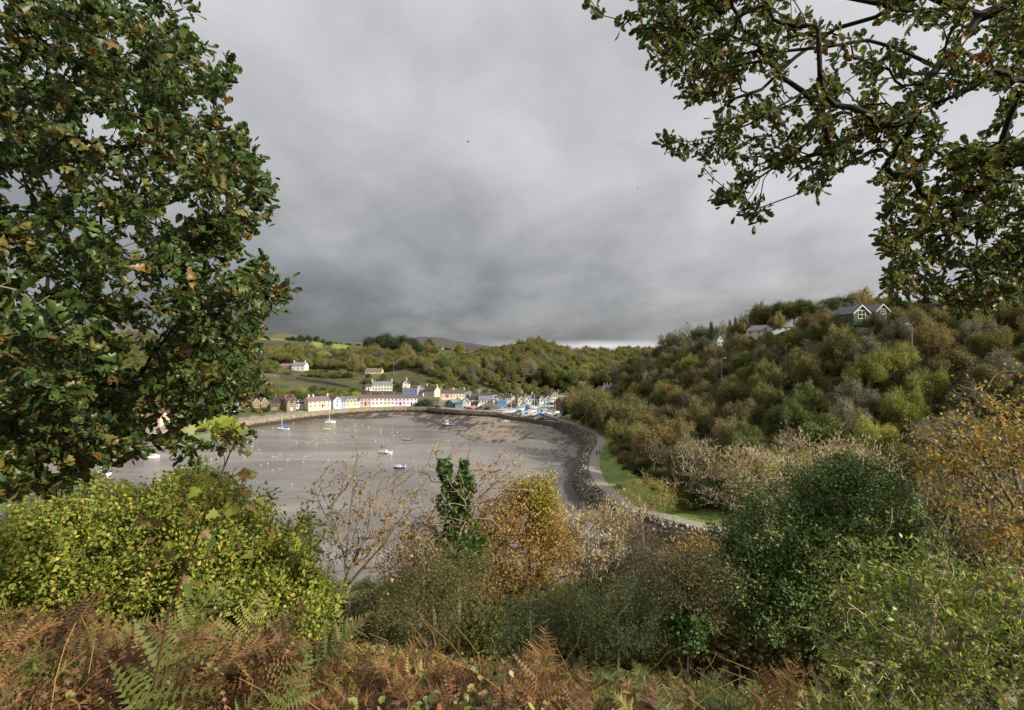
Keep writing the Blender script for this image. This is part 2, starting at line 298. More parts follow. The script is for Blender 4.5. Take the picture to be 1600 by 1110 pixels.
def wall_along(name, line, th, z0, z1, mat, label, cat='wall'):
    L = chaikin(line, 1); M = MB(); top = z1 if hasattr(z1, '__len__') else None; vs = []; fs = []
    for i, p in enumerate(L):
        t = L[min(i+1, len(L)-1)]-L[max(i-1, 0)]; t = t[:2]/np.linalg.norm(t[:2]); nrm = np.array([-t[1], t[0]]); zz0 = z0(p) if callable(z0) else z0; zz1 = z1(p) if callable(z1) else z1
        for s, z in ((-.5, zz0), (.5, zz0), (.5, zz1), (-.5, zz1)): q = p[:2]+nrm*th*s; vs.append((q[0], q[1], z))
        if i:
            a, b = 4*(i-1), 4*i
            for k in range(4): fs.append((a+k, b+k, b+(k+1) % 4, a+(k+1) % 4))
    fs.append((0,1,2,3)); n = len(vs); fs.append((n-1, n-2, n-3, n-4)); M.add(vs, fs)
    c = np.mean(vs, axis=0); o = link(name, M.mesh(name), mat=mat); return tag(o, label, cat)
wall_along('quay_wall', [(x, y-.3) for x, y in QUAY], .9, -1.5, 3.95, stonewall, 'long stone quay wall, dark with weed at its foot, below the row of cottages', 'quay wall')
wall_along('yard_wall', [(-8,299.7),(-2,288.7),(8,279.7),(22,263.7),(24.5,262.5)], 1.0, -1.2, 3.15, wallmat('yard_stone', '#4c463a', '#7a7061', 1.2), 'low dark stone wall holding up the boatyard above the mud', 'retaining wall')
hillwall = wallmat('hill_stone', '#6a5f50', '#93887a', -20)
wall_along('roadside_wall', [tuple(P(a, b, c)[:2]) for a, b, c in [(395,598,400),(450,597,400),(500,603,385),(560,613,366),(600,618,360),(629,623,352)]], .6, lambda p: hz(*p[:2])-1, lambda p: hz(*p[:2])+2.6, hillwall, 'long grey stone retaining wall climbing the hill behind the terrace', 'stone wall')
# ------------------------------------------------------------ far hills
def far_hill(name, D, prof, depth, cols, base=30):
    px = np.array([p[0] for p in prof], float); hh = np.array([CH-(p[1]-HZ)/F*D for p in prof]); u = np.linspace(px[0], px[-1], 120); hu = np.interp(u, px, hh)
    k = np.ones(5)/5; hs = np.convolve(np.pad(hu, 2, 'edge'), k, 'valid'); v = np.linspace(-1, 1, 25)
    vs = []
    for vv in v:
        y = D+vv*depth
        for a, h in zip(u, hs): vs.append(((a-800)/F*D, y, base+(h-base)*math.exp(-vv*vv*2.5)+0))
    vs = np.array(vs); vs[:, 2] += fbm(vs[:, :2]/(D*.02), 4, 3)*D*.003*(np.abs(np.repeat(v, 120)) > .05)
    i, j = np.meshgrid(np.arange(24), np.arange(119), indexing='ij'); f = np.stack([i*120+j, i*120+j+1, (i+1)*120+j+1, (i+1)*120+j], -1).reshape(-1, 4)
    m, nt, b, out = nodes('far_hill'); gm = nt.nodes.new('ShaderNodeNewGeometry'); no = nt.nodes.new('ShaderNodeTexNoise'); no.inputs['Scale'].default_value = 14/D; no.inputs['Detail'].default_value = 8; nt.links.new(gm.outputs['Position'], no.inputs['Vector'])
    r = ramp(nt, [srgb(c) for c in cols], lo=.3, hi=.7); nt.links.new(no.outputs['Fac'], r.inputs[0]); nt.links.new(r.outputs[0], b.inputs['Base Color']); b.inputs['Roughness'].default_value = 1; b.inputs['Specular IOR Level'].default_value = 0
    tag(link(name, np_mesh(name, vs, [f], True), mat=m), kind='structure')
far_hill('hills', 4500, [(540,549),(600,536),(650,528),(659,526.5),(662,525),(664,526.5),(690,528),(712,533),(740,537),(765,541),(830,549)], 900, ['#4a4448', '#5d545a', '#4f5549'])
far_hill('moorland', 1500, [(300,549),(360,535),(400,523),(420,520.5),(435,521),(450,520.5),(465,526),(495,533),(520,536),(545,541),(575,548)], 300, ['#5a5344', '#6d6553', '#57593d'])
far_hill('low_hills', 2500, [(880,552),(905,549.5),(925,548.5),(940,548.8),(960,551)], 300, ['#66763f', '#5c6a3c', '#566042'])
# ------------------------------------------------------------ camera, sun, sky
cam = bpy.data.cameras.new('camera'); cam.sensor_width = 36; cam.lens = 18; cam.clip_start = .05; cam.clip_end = 30000; cam.shift_y = (HZ-555)/1600*1.0
co = bpy.data.objects.new('camera', cam); COL.objects.link(co); co.location = (0,0,CH); co.rotation_euler = (math.pi/2, 0, 0); SC.camera = co
EL, AZ = math.radians(27), math.radians(118)   # azimuth clockwise from +Y: to the right and slightly behind
sd = np.array([math.sin(AZ)*math.cos(EL), math.cos(AZ)*math.cos(EL), math.sin(EL)])
sun = bpy.data.lights.new('sun', 'SUN'); sun.energy = 4.6; sun.angle = math.radians(2.0); sun.color = (1, .92, .79)
so = bpy.data.objects.new('sun', sun); COL.objects.link(so); so.location = (30, -30, 120)
from mathutils import Vector
so.rotation_euler = Vector(tuple(-sd)).to_track_quat('-Z', 'Y').to_euler()
W = bpy.data.worlds.new('World'); SC.world = W; W.use_nodes = True; nt = W.node_tree; bg = nt.nodes['Background']; wo = nt.nodes['World Output']
sky = nt.nodes.new('ShaderNodeTexSky'); sky.sky_type = 'NISHITA'; sky.sun_disc = False; sky.sun_elevation = EL; sky.sun_rotation = AZ
nt.links.new(sky.outputs[0], bg.inputs['Color']); bg.inputs['Strength'].default_value = .1
tc = nt.nodes.new('ShaderNodeTexCoord'); sx = nt.nodes.new('ShaderNodeSeparateXYZ'); nt.links.new(tc.outputs['Generated'], sx.inputs[0])
def mth(op, a, b=None, c=None, clamp=False):
    n = nt.nodes.new('ShaderNodeMath'); n.operation = op; n.use_clamp = clamp
    for i, v in enumerate((a, b, c)):
        if v is None: continue
        if isinstance(v, (int, float)): n.inputs[i].default_value = v
        else: nt.links.new(v, n.inputs[i])
    return n.outputs[0]
X_, Y_, Z_ = sx.outputs
zz = mth('ADD', mth('MAXIMUM', Z_, 0.0), .32); u = mth('DIVIDE', X_, zz); v = mth('DIVIDE', Y_, zz)
cb = nt.nodes.new('ShaderNodeCombineXYZ'); nt.links.new(u, cb.inputs[0]); nt.links.new(v, cb.inputs[1]); cb.inputs[2].default_value = 3.3
def noise(sc, det, rough, dist=0, off=0.0):
    n = nt.nodes.new('ShaderNodeTexNoise'); n.inputs['Scale'].default_value = sc; n.inputs['Detail'].default_value = det; n.inputs['Roughness'].default_value = rough; n.inputs['Distortion'].default_value = dist
    mp = nt.nodes.new('ShaderNodeMapping'); mp.inputs['Location'].default_value = (off, off*.7, off*.3); mp.inputs['Rotation'].default_value = (0,0,.5); mp.inputs['Scale'].default_value = (1, .75, 1); nt.links.new(cb.outputs[0], mp.inputs[0]); nt.links.new(mp.outputs[0], n.inputs['Vector']); return n.outputs['Fac']
nA = noise(1.0, 4, .5, .1, 1.7); nB = noise(2.9, 8, .55, .15, 5.1)
cl = mth('ADD', mth('MULTIPLY', mth('SUBTRACT', nA, .5), .9), mth('MULTIPLY', mth('SUBTRACT', nB, .5), .75))
# brighter overhead and to the right, dark bank low down ahead
elev = mth('ADD', mth('MULTIPLY', mth('POWER', mth('MAXIMUM', Z_, 0.0), .8), .62), mth('MULTIPLY', mth('MAXIMUM', X_, -.3), .24))
lum = mth('ADD', mth('ADD', elev, .19), mth('MULTIPLY', cl, .62))
gap = mth('MULTIPLY', mth('SUBTRACT', 1.0, mth('MULTIPLY', mth('ABSOLUTE', mth('SUBTRACT', Z_, .009)), 75), None, True), mth('SUBTRACT', 1.0, mth('MULTIPLY', mth('ABSOLUTE', mth('SUBTRACT', X_, .16)), 4.0), None, True))
lum = mth('ADD', lum, mth('MULTIPLY', gap, .6))
cr = nt.nodes.new('ShaderNodeValToRGB'); e = cr.color_ramp
stops = [(0, '#55575a'), (.14, '#6a6c6f'), (.34, '#8f9092'), (.55, '#b2b2b4'), (.85, '#d2d2d4')]
while len(e.elements) < len(stops): e.elements.new(.5)
for i, (p, c) in enumerate(stops): e.elements[i].position = p; e.elements[i].color = srgb(c)
nt.links.new(lum, cr.inputs[0]); b2 = nt.nodes.new('ShaderNodeBackground'); nt.links.new(cr.outputs[0], b2.inputs['Color']); b2.inputs['Strength'].default_value = 1.0
ms = nt.nodes.new('ShaderNodeMixShader'); ms.inputs[0].default_value = .96; nt.links.new(bg.outputs[0], ms.inputs[1]); nt.links.new(b2.outputs[0], ms.inputs[2]); nt.links.new(ms.outputs[0], wo.inputs['Surface'])
SC.view_settings.view_transform = 'Standard'; SC.view_settings.look = 'None'; SC.view_settings.exposure = .45; SC.view_settings.gamma = 1
SC.render.engine = 'CYCLES'; SC.cycles.max_bounces = 5; SC.cycles.diffuse_bounces = 2; SC.cycles.transmission_bounces = 3; SC.cycles.transparent_max_bounces = 4
# ============================================================ VILLAGE
glass = flat('window_glass', '#23282d', .15, .2, 2, spec=.6)
frame_w = FM('#d9d6cf'); 
SLATE, SLATE2, BROWNR, REDR, BLUER, CHOC = '#57565c', '#6a6c72', '#55494a', '#8a5142', '#6c7b88', '#453f42'
def roofmat(c): return FM(c, .75, var=.22, scale=2.2, bump=.3)
def rendermat(c): return FM(c, .85, var=.09, scale=.9)
def stonem(c='#7d6f5c'): return FM(c, .9, var=.35, scale=3.5, bump=.4)
_wf = MB(); 
for b in [(-.5,-.42,-.06,.03,0,1), (.42,.5,-.06,.03,0,1), (-.42,.42,-.06,.03,0,.09), (-.42,.42,-.06,.03,.92,1), (-.03,.03,-.055,.03,.09,.92), (-.42,.42,-.05,.03,.48,.54)]: _wf.box(*b)

W_FRAME = _wf.mesh('window_frame', frame_w); W_PANE = MB().box(-.44,.44,-.02,.08,.04,.96).mesh('window_pane', glass)
def window(par, x, y, z, w, h, rz=0, dark=False):
    o = link('window', W_PANE, par, (x, y, z), rz); o.scale = (w, 1, h); link('frame', W_FRAME, o)
def chimney(par, x, y, z, col='#8a5a48', w=.8, h=1.4):
    M = MB().box(x-w/2, x+w/2, y-.35, y+.35, z-1.2, z+h).box(x-w/2-.07, x+w/2+.07, y-.42, y+.42, z+h-.18, z+h-.02)
    for k in (-.22, .22): M.tube([(x+k, y, z+h-.02), (x+k, y, z+h+.4)], [.13, .1], 6)
    link('chimney', M.mesh('chimney', FM(col)), par)
def bldg(label, px0, px1, yb, ye, yr, D0, D1=None, depth=6.5, wall='#d8d2c4', roof=SLATE, gable='side', win=(3, 2), door=None, doorcol='#3a3330', ch=(), chcol='#85604f',
         name='house', cat='house', group=None, wfac=(.085, .34), stone=False, wy=None, base=2.0, porch=False, sidewin=0, skylights=0, trim=None, winrows=None, gwins=True):
    """front wall from px0 (at depth D0) to px1 (at D1); yb/ye/yr are the photo rows of base, eaves and ridge"""
    D1 = D0 if D1 is None else D1; Dm = (D0+D1)/2
    a = np.array([(px0-800)/F*D0, D0]); b = np.array([(px1-800)/F*D1, D1]); w = np.linalg.norm(b-a); ang = math.atan2(b[1]-a[1], b[0]-a[0])
    zb = CH-(yb-HZ)/F*Dm; he = (yb-ye)/F*Dm; hr = (yb-yr)/F*(Dm+(depth/2 if gable == 'side' else 0)) if gable == 'side' else (yb-yr)/F*Dm
    hr = max(hr, he+.6); c = (a+b)/2+np.array([-math.sin(ang), math.cos(ang)])*depth/2
    root = empty(name, (c[0], c[1], zb), ang); tag(root, label, cat, group)
    hw, hd = w/2, depth/2; wm = stonem(wall) if stone else rendermat(wall)
    if gable == 'side': M = MB(); pf = [(-hd, -base), (hd, -base), (hd, he), (0, hr), (-hd, he)]; M.add([(-hw, y, z) for y, z in pf]+[(hw, y, z) for y, z in pf], [(0,4,3,2,1), (5,6,7,8,9)]+[(i, (i+1) % 5, (i+1) % 5+5, i+5) for i in range(5)])
    elif gable == 'front': M = MB().prism([(-hw, -base), (hw, -base), (hw, he), (0, hr), (-hw, he)], -hd, hd)
    elif gable == 'hip': M = MB().box(-hw, hw, -hd, hd, -base, he)
    link('wall', M.mesh('wall', wm), root)
    t = .16; o = .22; RM = MB()
    if gable == 'side':
        s = (hr-he)/hd; ze = he-o*s
        for sg in (-1, 1):
            pts = [(sg*(hd+o), ze+.02), (0, hr+.02), (0, hr+t+.02), (sg*(hd+o), ze+t+.02)]
            RM.add([(-hw-.1, y, z) for y, z in pts]+[(hw+.1, y, z) for y, z in pts], [(0,3,2,1), (4,5,6,7)]+[(i, (i+1) % 4, (i+1) % 4+4, i+4) for i in range(4)])
    elif gable == 'front':
        s = (hr-he)/hw; ze = he-o*s
        for sg in (-1, 1): RM.prism([(sg*(hw+o), ze+.02), (0, hr+.02), (0, hr+t+.02), (sg*(hw+o), ze+t+.02)], -hd-.25, hd+.1)
    else:
        k = min(hw, hd)*.9; RM.add([(-hw-o, -hd-o, he), (hw+o, -hd-o, he), (hw+o, hd+o, he), (-hw-o, hd+o, he), (-hw+k, 0, hr), (hw-k, 0, hr)], [(0,3,2,1), (0,1,5,4), (1,2,5), (2,3,4,5), (3,0,4)])
    ro = link('roof', RM.mesh('roof', roofmat(roof)), root)
    if gable == 'front' and trim:
        T = MB()
        for sg in (-1, 1): T.prism([(sg*(hw+o+.05), ze-.25), (0, hr-.2), (0, hr+t+.08), (sg*(hw+o+.05), ze+t+.05)], -hd-.42, -hd-.26)
        link('bargeboard', T.mesh('bargeboard', FM(trim)), root)
    for cx in ch: chimney(ro, cx*hw, 0, hr if gable != 'front' else hr-.3, chcol)
    n, fl = win; fh = he/max(fl, 1)
    for f in range(fl):
        nn = n if winrows is None else winrows[f]
        for i in range(nn):
            x = -hw+w*(i+.5)/nn
            if door is not None and f == 0 and abs(x-(-hw+w*door)) < .75: continue
            ww = min(1.25, w/nn*.58); hh = min(1.6, fh*.56); window(root, x, -hd-.03, f*fh+fh*.3, ww, hh)
    if gable == 'front' and gwins and hr-he > 1.4: window(root, 0, -hd-.03, he-.1, min(1, w*.25), min(1.2, (hr-he)*.5))
    if door is not None:
        x = -hw+w*door; d = link('door', MB().box(x-.48, x+.48, -hd-.07, -hd+.05, -.15, 2.0).mesh('door', FM(doorcol)), root)
        link('handle', MB().sphere((x+.35, -hd-.1, 1.0), .05, 6, 4).mesh('handle', FM('#c8b27a', .3)), d)
    for k in range(sidewin): window(root, hw+.03, (k-.5*(sidewin-1))*1.8, he*.5, .8, 1.0, math.pi/2)
    for k in range(skylights):
        x = -hw+w*(k+.6)/(skylights+.2); s = (hr-he)/hd; y = -hd*.55; z = he+s*hd*.45+t+.05
        a_ = math.atan(s); so_ = link('skylight', MB().box(-.35, .35, -.5, .5, -.03, .05).mesh('skylight', FM('#c3ced6', .2)), ro, (x, y, z)); so_.rotation_euler[0] = a_
    return root
def dormers(root, xs, y, z, w=1.5, h=1.5, wall='#e0dccf', roof=SLATE):
    for x in xs:
        d = link('dormer', MB().prism([(-w/2, 0), (w/2, 0), (w/2, h*.6), (0, h), (-w/2, h*.6)], 0, 2.2).mesh('dormer', rendermat(wall)), root, (x, y, z))
        M = MB()
        for sg in (-1, 1): M.prism([(sg*(w/2+.15), h*.6-.12), (0, h+.02), (0, h+.14), (sg*(w/2+.15), h*.6)], -.15, 2.2)
        link('dormer_roof', M.mesh('dormer_roof', roofmat(roof)), d); window(d, 0, -.03, .15, .75, h*.6)
Tg = 'painted terrace cottages along the quay'
# --- left part of the quay
bldg('small cream cottage with grey roof, leftmost clear house on the quay', 328, 341, 654.5, 644, 637.5, 271, 277, 6, '#e3d6a6', '#8d857c', win=(2, 2), sidewin=1)
h = bldg('white house with blue slate roof, dormers and balcony near the cream cottage', 350, 376, 650.5, 640.5, 631, 284, 288, 8, '#e8e6e0', BLUER, win=(4, 2), door=.3)
dormers(h, (-2.4, 2.6), -3.6, 3.2, 1.5, 1.8, '#e8e6e0', BLUER)
link('balcony', MB().box(-4.2, 4.3, -5.2, -4.02, 2.3, 2.45).box(-4.2, 4.3, -5.2, -5.12, 2.45, 3.2).mesh('balcony', FM('#dfddd6')), h)
bldg('low grey-green garage with dark arched door beside the white balcony house', 341.5, 352, 652, 646, 644, 276, 280, 5, '#9a9f88', SLATE2, win=(0, 1), door=.3, doorcol='#26282c', name='garage', cat='garage')
bldg('brown house roof rising behind the white balcony house', 360, 386, 646, 632, 622, 302, 306, 8, '#8b7a66', '#4e4448', win=(3, 2), ch=(.8,), chcol='#ddd8cc')
h = bldg('large stone villa with brown roof and white trimmed gables', 380, 412, 643, 630, 622, 297, 303, 9, '#8a7459', BROWNR, win=(4, 2), stone=True, ch=(-.6, .2))
for k, (x, wd) in enumerate([(2.6, 3.9), (6.9, 3.9)]):
    w_ = link('gable_bay', MB().prism([(-wd/2, -2), (wd/2, -2), (wd/2, 4.4), (0, 7.6), (-wd/2, 4.4)], -1.2, 4).mesh('gable_bay', stonem('#8a7459')), h, (x-1.2, -4.5, 0))
    M = MB()
    for sg in (-1, 1): M.prism([(sg*(wd/2+.25), 4.1), (0, 7.5), (0, 7.85), (sg*(wd/2+.25), 4.45)], -1.45, -1.21)
    link('bargeboard', M.mesh('bargeboard', FM('#e6e4de')), w_); window(w_, 0, -1.23, 4.0, 1.1, 1.7); window(w_, 0, -1.23, .8, 1.5, 1.7)
bldg('low white cottage roof left of the stone villa behind the garage', 318, 334, 640, 634, 628, 305, 306, 6, '#d8d3c6', '#7d766e', win=(2, 1), ch=(.7,))
bldg('dark roofed stone house with plain gable beside the stone villa', 425, 448, 641, 629, 621.5, 303, 305, 9, '#7d6b55', '#433c3e', win=(0, 2), stone=True, ch=(-.7, .8), chcol='#8a6052')
bldg('small stone lean-to in front of the dark roofed stone house', 423, 434, 642.5, 636, 632, 300, 302, 4, '#85745e', '#5b4a44', win=(1, 1), stone=True, name='outbuilding', cat='outbuilding')
h = bldg('tall stone house with long white framed windows facing the quay road', 448, 463, 642, 629.5, 622.5, 301, 305, 7, '#87755d', '#5a4a48', win=(2, 2), stone=True, ch=(-.8, .8), chcol='#8a6052', door=.5, doorcol='#e4e2dc')
dormers(h, (-1.7, 1.7), -3.5, 4.2, 1.5, 2.2, '#87755d', '#5a4a48')
h = bldg('small white cottage with two roof windows between stone house and cream house', 462.5, 477, 638.5, 631, 625, 310, 313, 6, '#e6e0c8', '#4a4648', win=(3, 1), skylights=2, ch=(-.9,))
bldg('long cream two storey house with a brown door at the quay bend', 482, 517, 637, 627, 621, 307, 316, 9, '#dfcdb3', '#776a6c', win=(5, 2), door=.62, doorcol='#7a3c1e', ch=(-.75, -.35, .95), chcol='#d4cabb')
bldg('pale blue house with a front gable and balcony', 521, 533, 636, 626, 620.5, 318, 321, 7, '#bccbdc', SLATE2, gable='front', win=(1, 2), trim='#c9d6e6', ch=())
bldg('narrow blue cottage between the pale blue gabled house and the yellow cottages', 533, 540.5, 635.5, 627, 620.5, 321, 323, 7, '#9fb2d0', SLATE2, win=(2, 2), ch=(.0,))
h = bldg('yellow cottage row with three small front gables', 540.5, 557.5, 635, 626.5, 620.5, 323, 327, 7, '#ddd0a4', SLATE2, win=(3, 2), door=.5, doorcol='#e6e2d8', ch=())
dormers(h, (-2.3, 0, 2.3), -3.55, 3.3, 1.8, 1.7, '#dccb92', SLATE2)
bldg('narrow white cottage between the yellow cottages and the painted terrace', 557.5, 562.3, 634.5, 626.5, 620.5, 327, 328, 7, '#d5dbe0', SLATE2, win=(1, 2))
for lab, c, x0, x1, dr in [('tan pink cottage at the left end of the painted terrace', '#c3ab9e', 562.5, 580, .5), ('pale grey-white cottage second from left in the painted terrace', '#dddcd8', 580, 599, None), ('mint green cottage in the middle of the painted terrace', '#c9d6c8', 599, 616.5, None),
        ('lilac cottage in the painted terrace beside the mint one', '#cfc0d2', 616.5, 634.5, .5), ('bright white cottage with dark windows right of the lilac one', '#e2e3e8', 634.5, 652, .5)]:
    D0 = 328+(x0-562.5)*.11; D1 = 328+(x1-562.5)*.11
    bldg(lab, x0, x1-.15, 633.2, 622.6, 618.3, D0, D1, 7.5, c, '#6b5a5c', win=(3, 2), door=dr, doorcol='#3b2f2c', ch=(.97,) if x0 > 563 else (-.97, .97), chcol='#94705f', group=Tg)
bldg('white cottage with steep weathered brown roof ending the painted terrace', 652.4, 662.5, 633, 629.5, 619.5, 337.5, 338.5, 7, '#d9dde2', '#5f564e', win=(3, 1), ch=(.9,), chcol='#e0e0e0', group=Tg)
# --- houses up the slope
bldg('long white house with grey roof above the terrace, ivy between its windows', 581, 613, 610.5, 601, 597, 372, 375, 7, '#d4d0c4', '#7a7c80', win=(7, 2), ch=(-.98, .95), chcol='#ded9cc')
bldg('low white cottage joined to the left end of the long grey roofed house', 571, 581, 610, 604.5, 601, 370, 371, 6, '#e6e4dd', '#575055', win=(3, 1), door=.5, doorcol='#3f4a6a')
bldg('bright blue building with flat dark roof above the white terrace end', 628.5, 649, 617.2, 611.2, 607.5, 356, 357, 6, '#1f6fc4', '#6b625c', win=(6, 1), wfac=(.1, .3))
bldg('tall narrow white house with chimney behind the bright blue building', 629, 639, 611, 600, 594, 372, 372, 6, '#e4e2dc', SLATE, gable='front', win=(1, 1), ch=(.0,), chcol='#e4e2dc')
bldg('white house with dark roof right behind the bright blue building', 638, 652, 612, 606.5, 602.5, 374, 374, 6, '#dcd9cf', '#54504f', win=(2, 1))
bldg('white gabled house beside the lilac gable', 651.5, 661, 613, 607, 601.5, 368, 368, 6, '#e2dfd6', '#54504f', gable='front', win=(1, 1), ch=(0,))
bldg('small lilac gabled house above the terrace end', 653, 661, 615.5, 610.5, 606.5, 358, 358, 5, '#c3b4cc', '#7d7c84', gable='front', win=(1, 1), trim='#e3dfe4')
bldg('cream house with dark roof and row of small windows above the stone wall', 661.5, 679, 618.5, 610.5, 604.5, 356, 352, 7, '#e0d6b6', '#4c484a', win=(4, 2), sidewin=1, ch=(-.9, .9), chcol='#d8cfb5')
bldg('low house with blue slate hipped roof left of the pink house', 677, 688.5, 621, 618, 613.5, 358, 358, 6, '#d9a993', BLUER, gable='hip', win=(2, 1))
bldg('pink two storey house joined to a cream one', 689, 708, 621, 614.6, 610, 358, 359, 7, '#dfc0b0', '#5a5655', win=(4, 2), door=.5, doorcol='#4a2420', ch=(-.98,), chcol='#d59d85')
bldg('cream two storey house on the right of the pink house', 708.1, 726, 621, 614.6, 610, 359, 360, 7, '#e2dcbc', '#5a5655', win=(4, 2), ch=(-.9, .95), chcol='#d8d2b8')
bldg('low pale house with grey roof ending the pink and cream row', 726.3, 734, 621.5, 617.5, 613.5, 360, 360, 6, '#dcd6c2', '#77767a', win=(2, 1), door=.6)
bldg('house with a yellow end wall and long brown roof behind the white houses', 736, 748, 624, 620, 615.5, 355, 355, 7, '#cfae6a', '#55504f', win=(2, 1), ch=(.9,), chcol='#c58a5a')
bldg('long low dark roofed building behind the white grey roofed house', 748.5, 772, 625, 620, 615.2, 357, 357, 7, '#a79b86', '#4d4849', win=(4, 1))
bldg('brown roofed stone barn with yellow-brown wall in front of the cream houses', 664, 686, 631, 625, 621.5, 343, 343, 5, '#786a58', '#655b4f', win=(0, 1), stone=True, name='barn', cat='barn')
# --- town centre front row
bldg('grey-blue wooden boathouse with a steep gable near the quay corner', 696, 709, 634.2, 630, 625, 330, 326, 6, '#5f7680', '#71838c', gable='front', win=(1, 1), trim='#7f95a0', name='boathouse', cat='boathouse')
bldg('dark gabled house with white trimmed gable behind the grey-blue boathouse', 706, 720, 632.5, 628, 622.5, 336, 336, 7, '#8a8890', '#413c3e', gable='front', win=(2, 1), trim='#e3e1db')
bldg('low pale blue flat shed with white doors in front of the dark gabled house', 711, 723, 634, 630.5, 629, 325, 324, 5, '#8fa3b0', '#55707e', win=(3, 1), name='shed', cat='shed')
bldg('white gabled house with large dark windows right of the dark gabled house', 723.5, 734, 632.8, 627.5, 623, 333, 333, 7, '#e3e0d6', '#453f40', gable='front', win=(2, 2), trim='#e8e6e0')
bldg('white house with dark roof joined behind the small white gabled garage', 734.3, 747, 631, 625, 620.5, 336, 336, 7, '#e2dfd3', '#3f3b3c', win=(3, 1))
bldg('long white house with grey slate roof facing the parked cars', 747.3, 770, 631.5, 624.8, 619.8, 334, 333, 7, '#e5e2d8', '#7d8088', win=(5, 1))
bldg('white gable end with one dark window beside the long grey roofed white house', 770.2, 778.5, 632.2, 627, 622, 329, 328.6, 8, '#e6e3da', '#6f7278', gable='front', win=(1, 1), trim='#e8e6e0')
bldg('small white garage with dark roof near the red car', 735, 747, 636.6, 632.5, 629, 322, 321, 5, '#d8d3c3', '#33302f', win=(2, 1), name='garage', cat='garage')
bldg('brown stone gabled house with tall window, left of the boatyard masts', 777, 789, 630, 622.5, 616, 337, 337, 8, '#8b7654', '#4c4748', gable='front', win=(1, 1), stone=True, trim='#8d7a5c')
bldg('dark roofed house with four roof windows beside the brown stone gable', 768, 777.5, 627, 622, 616, 341, 340, 7, '#9a8f7c', '#454143', win=(0, 1), skylights=4)
bldg('blue canopied shopfront below the brown stone gable', 777, 792, 632.5, 628.5, 627.2, 327, 327, 4, '#6f8fb0', '#3f74a8', win=(3, 1), name='shop', cat='shop')
bldg('white house with black roof between brown stone gable and cream gable', 787, 800, 628.5, 622, 616, 340, 340, 7, '#dedbd3', '#3e3a3d', win=(4, 1))
bldg('cream gable end wall behind the tallest yacht mast', 799.5, 806, 629, 622, 617, 342, 342, 8, '#cfc4a6', '#4a4445', gable='front', win=(0, 1), gwins=False)
bldg('dark roofed house with big chimney behind the cream gabled house', 806, 819, 627, 622, 616, 346, 346, 7, '#c8bfa8', '#403c3f', win=(3, 1), ch=(.5,), chcol='#b8ada0')
bldg('cream gabled house above the orange boat', 809, 820, 631, 625.5, 619.5, 336, 336, 8, '#e0d8ba', '#5a5453', gable='front', win=(2, 1), trim='#e6dfc4')
bldg('white house with black roof and gable left of the small round tree', 820.3, 831, 630.5, 624.5, 619.5, 338, 338, 7, '#e3e3e2', '#3a373a', gable='front', win=(2, 1), trim='#ececec')
bldg('long white house with black roof behind the boatyard', 831.3, 843, 630, 623, 617, 342, 342, 7, '#e3e2de', '#3a373a', win=(3, 1), ch=(-.9,), chcol='#d8d6d0')
bldg('white gable end with one dark window at the right of the long black roofed house', 842.8, 849.5, 629.5, 624, 619, 338, 338, 8, '#e8e7e4', '#3a373a', gable='front', win=(1, 1), trim='#e8e7e4')
bldg('pale blue gabled house left of the tall cream house', 851, 861, 628.5, 623.5, 619.5, 342, 342, 7, '#a9bccb', '#4a474a', gable='front', win=(1, 1), trim='#d5dfe8')
bldg('tall square cream house with grey hipped roof and red chimneys', 861, 874.5, 626.8, 618.2, 612.8, 350, 350, 8, '#e2d9b8', '#7f7c7c', gable='hip', win=(4, 2), ch=(-.75, .8), chcol='#966a5a')
bldg('grey roofed hall with a teal gable at the right of the town', 872, 889.5, 631, 624, 619.5, 332, 329, 9, '#a9aeb0', '#8c8f92', win=(3, 1))
bldg('small house with teal painted gable beside the old warehouse', 885, 890.5, 630, 625, 619, 326, 326, 6, '#9db3b3', '#4f9a9a', gable='front', win=(1, 1), trim='#3f9aa0')
bldg('low dark roofed house right behind the tall cream house', 876, 892, 625, 620, 615.5, 358, 358, 7, '#9a8877', '#5b5150', win=(3, 1), ch=(.2,), chcol='#936858')
bldg('tall old stone warehouse half hidden by trees beside the boatyard', 880.5, 908, 645.5, 630, 622, 300, 306, 10, '#7b7265', '#5c534f', win=(5, 3), stone=True, name='warehouse', cat='warehouse')
bldg('brown roofed stone house among trees above the warehouse', 905, 917, 607, 602, 597, 395, 395, 7, '#8a7663', '#5f5049', win=(3, 1), stone=True, ch=(-.4, .8))
bldg('white house with several chimneys in the trees right of the town', 944.5, 957, 611, 605, 602.5, 360, 360, 7, '#e6e5e0', '#8f8f90', win=(3, 1), ch=(-.8, -.1, .8), chcol='#e6e5e0')
bldg('low pink-roofed house in the trees just below the white chimneyed house', 938, 954, 618, 614.5, 611, 350, 350, 6, '#b9a79c', '#8b8288', win=(3, 1))
# --- hill houses
bldg('white farmhouse with grey roof alone on the far left hillside', 456, 476, 578.5, 571.5, 566.8, 440, 438, 6, '#e6e5e2', '#80838a', win=(3, 2), ch=(-.95, .8), chcol='#e6e5e2')
bldg('low brown roofed barn beside the white farmhouse', 437, 455, 576.5, 572.5, 568.8, 446, 444, 6, '#a3948a', '#8a7569', win=(2, 1), name='barn', cat='barn')
bldg('long bungalow with brown roof on the hill among trees', 570.5, 596, 584.5, 580.8, 576, 425, 425, 7, '#c9c0b0', '#7b6b5c', win=(5, 1), ch=(.95,), name='bungalow', cat='bungalow')
bldg('small pale cottage in the trees below the brown roofed bungalow', 558, 568, 592.5, 589, 586, 410, 410, 5, '#d8d4cc', '#4e4a48', win=(2, 1))
bldg('white house with grey roof and gable at left, left of two on the right hilltop', 1166, 1192, 524.5, 517, 509, 252, 244, 8, '#d5d2c8', '#8b8380', win=(2, 1), ch=())
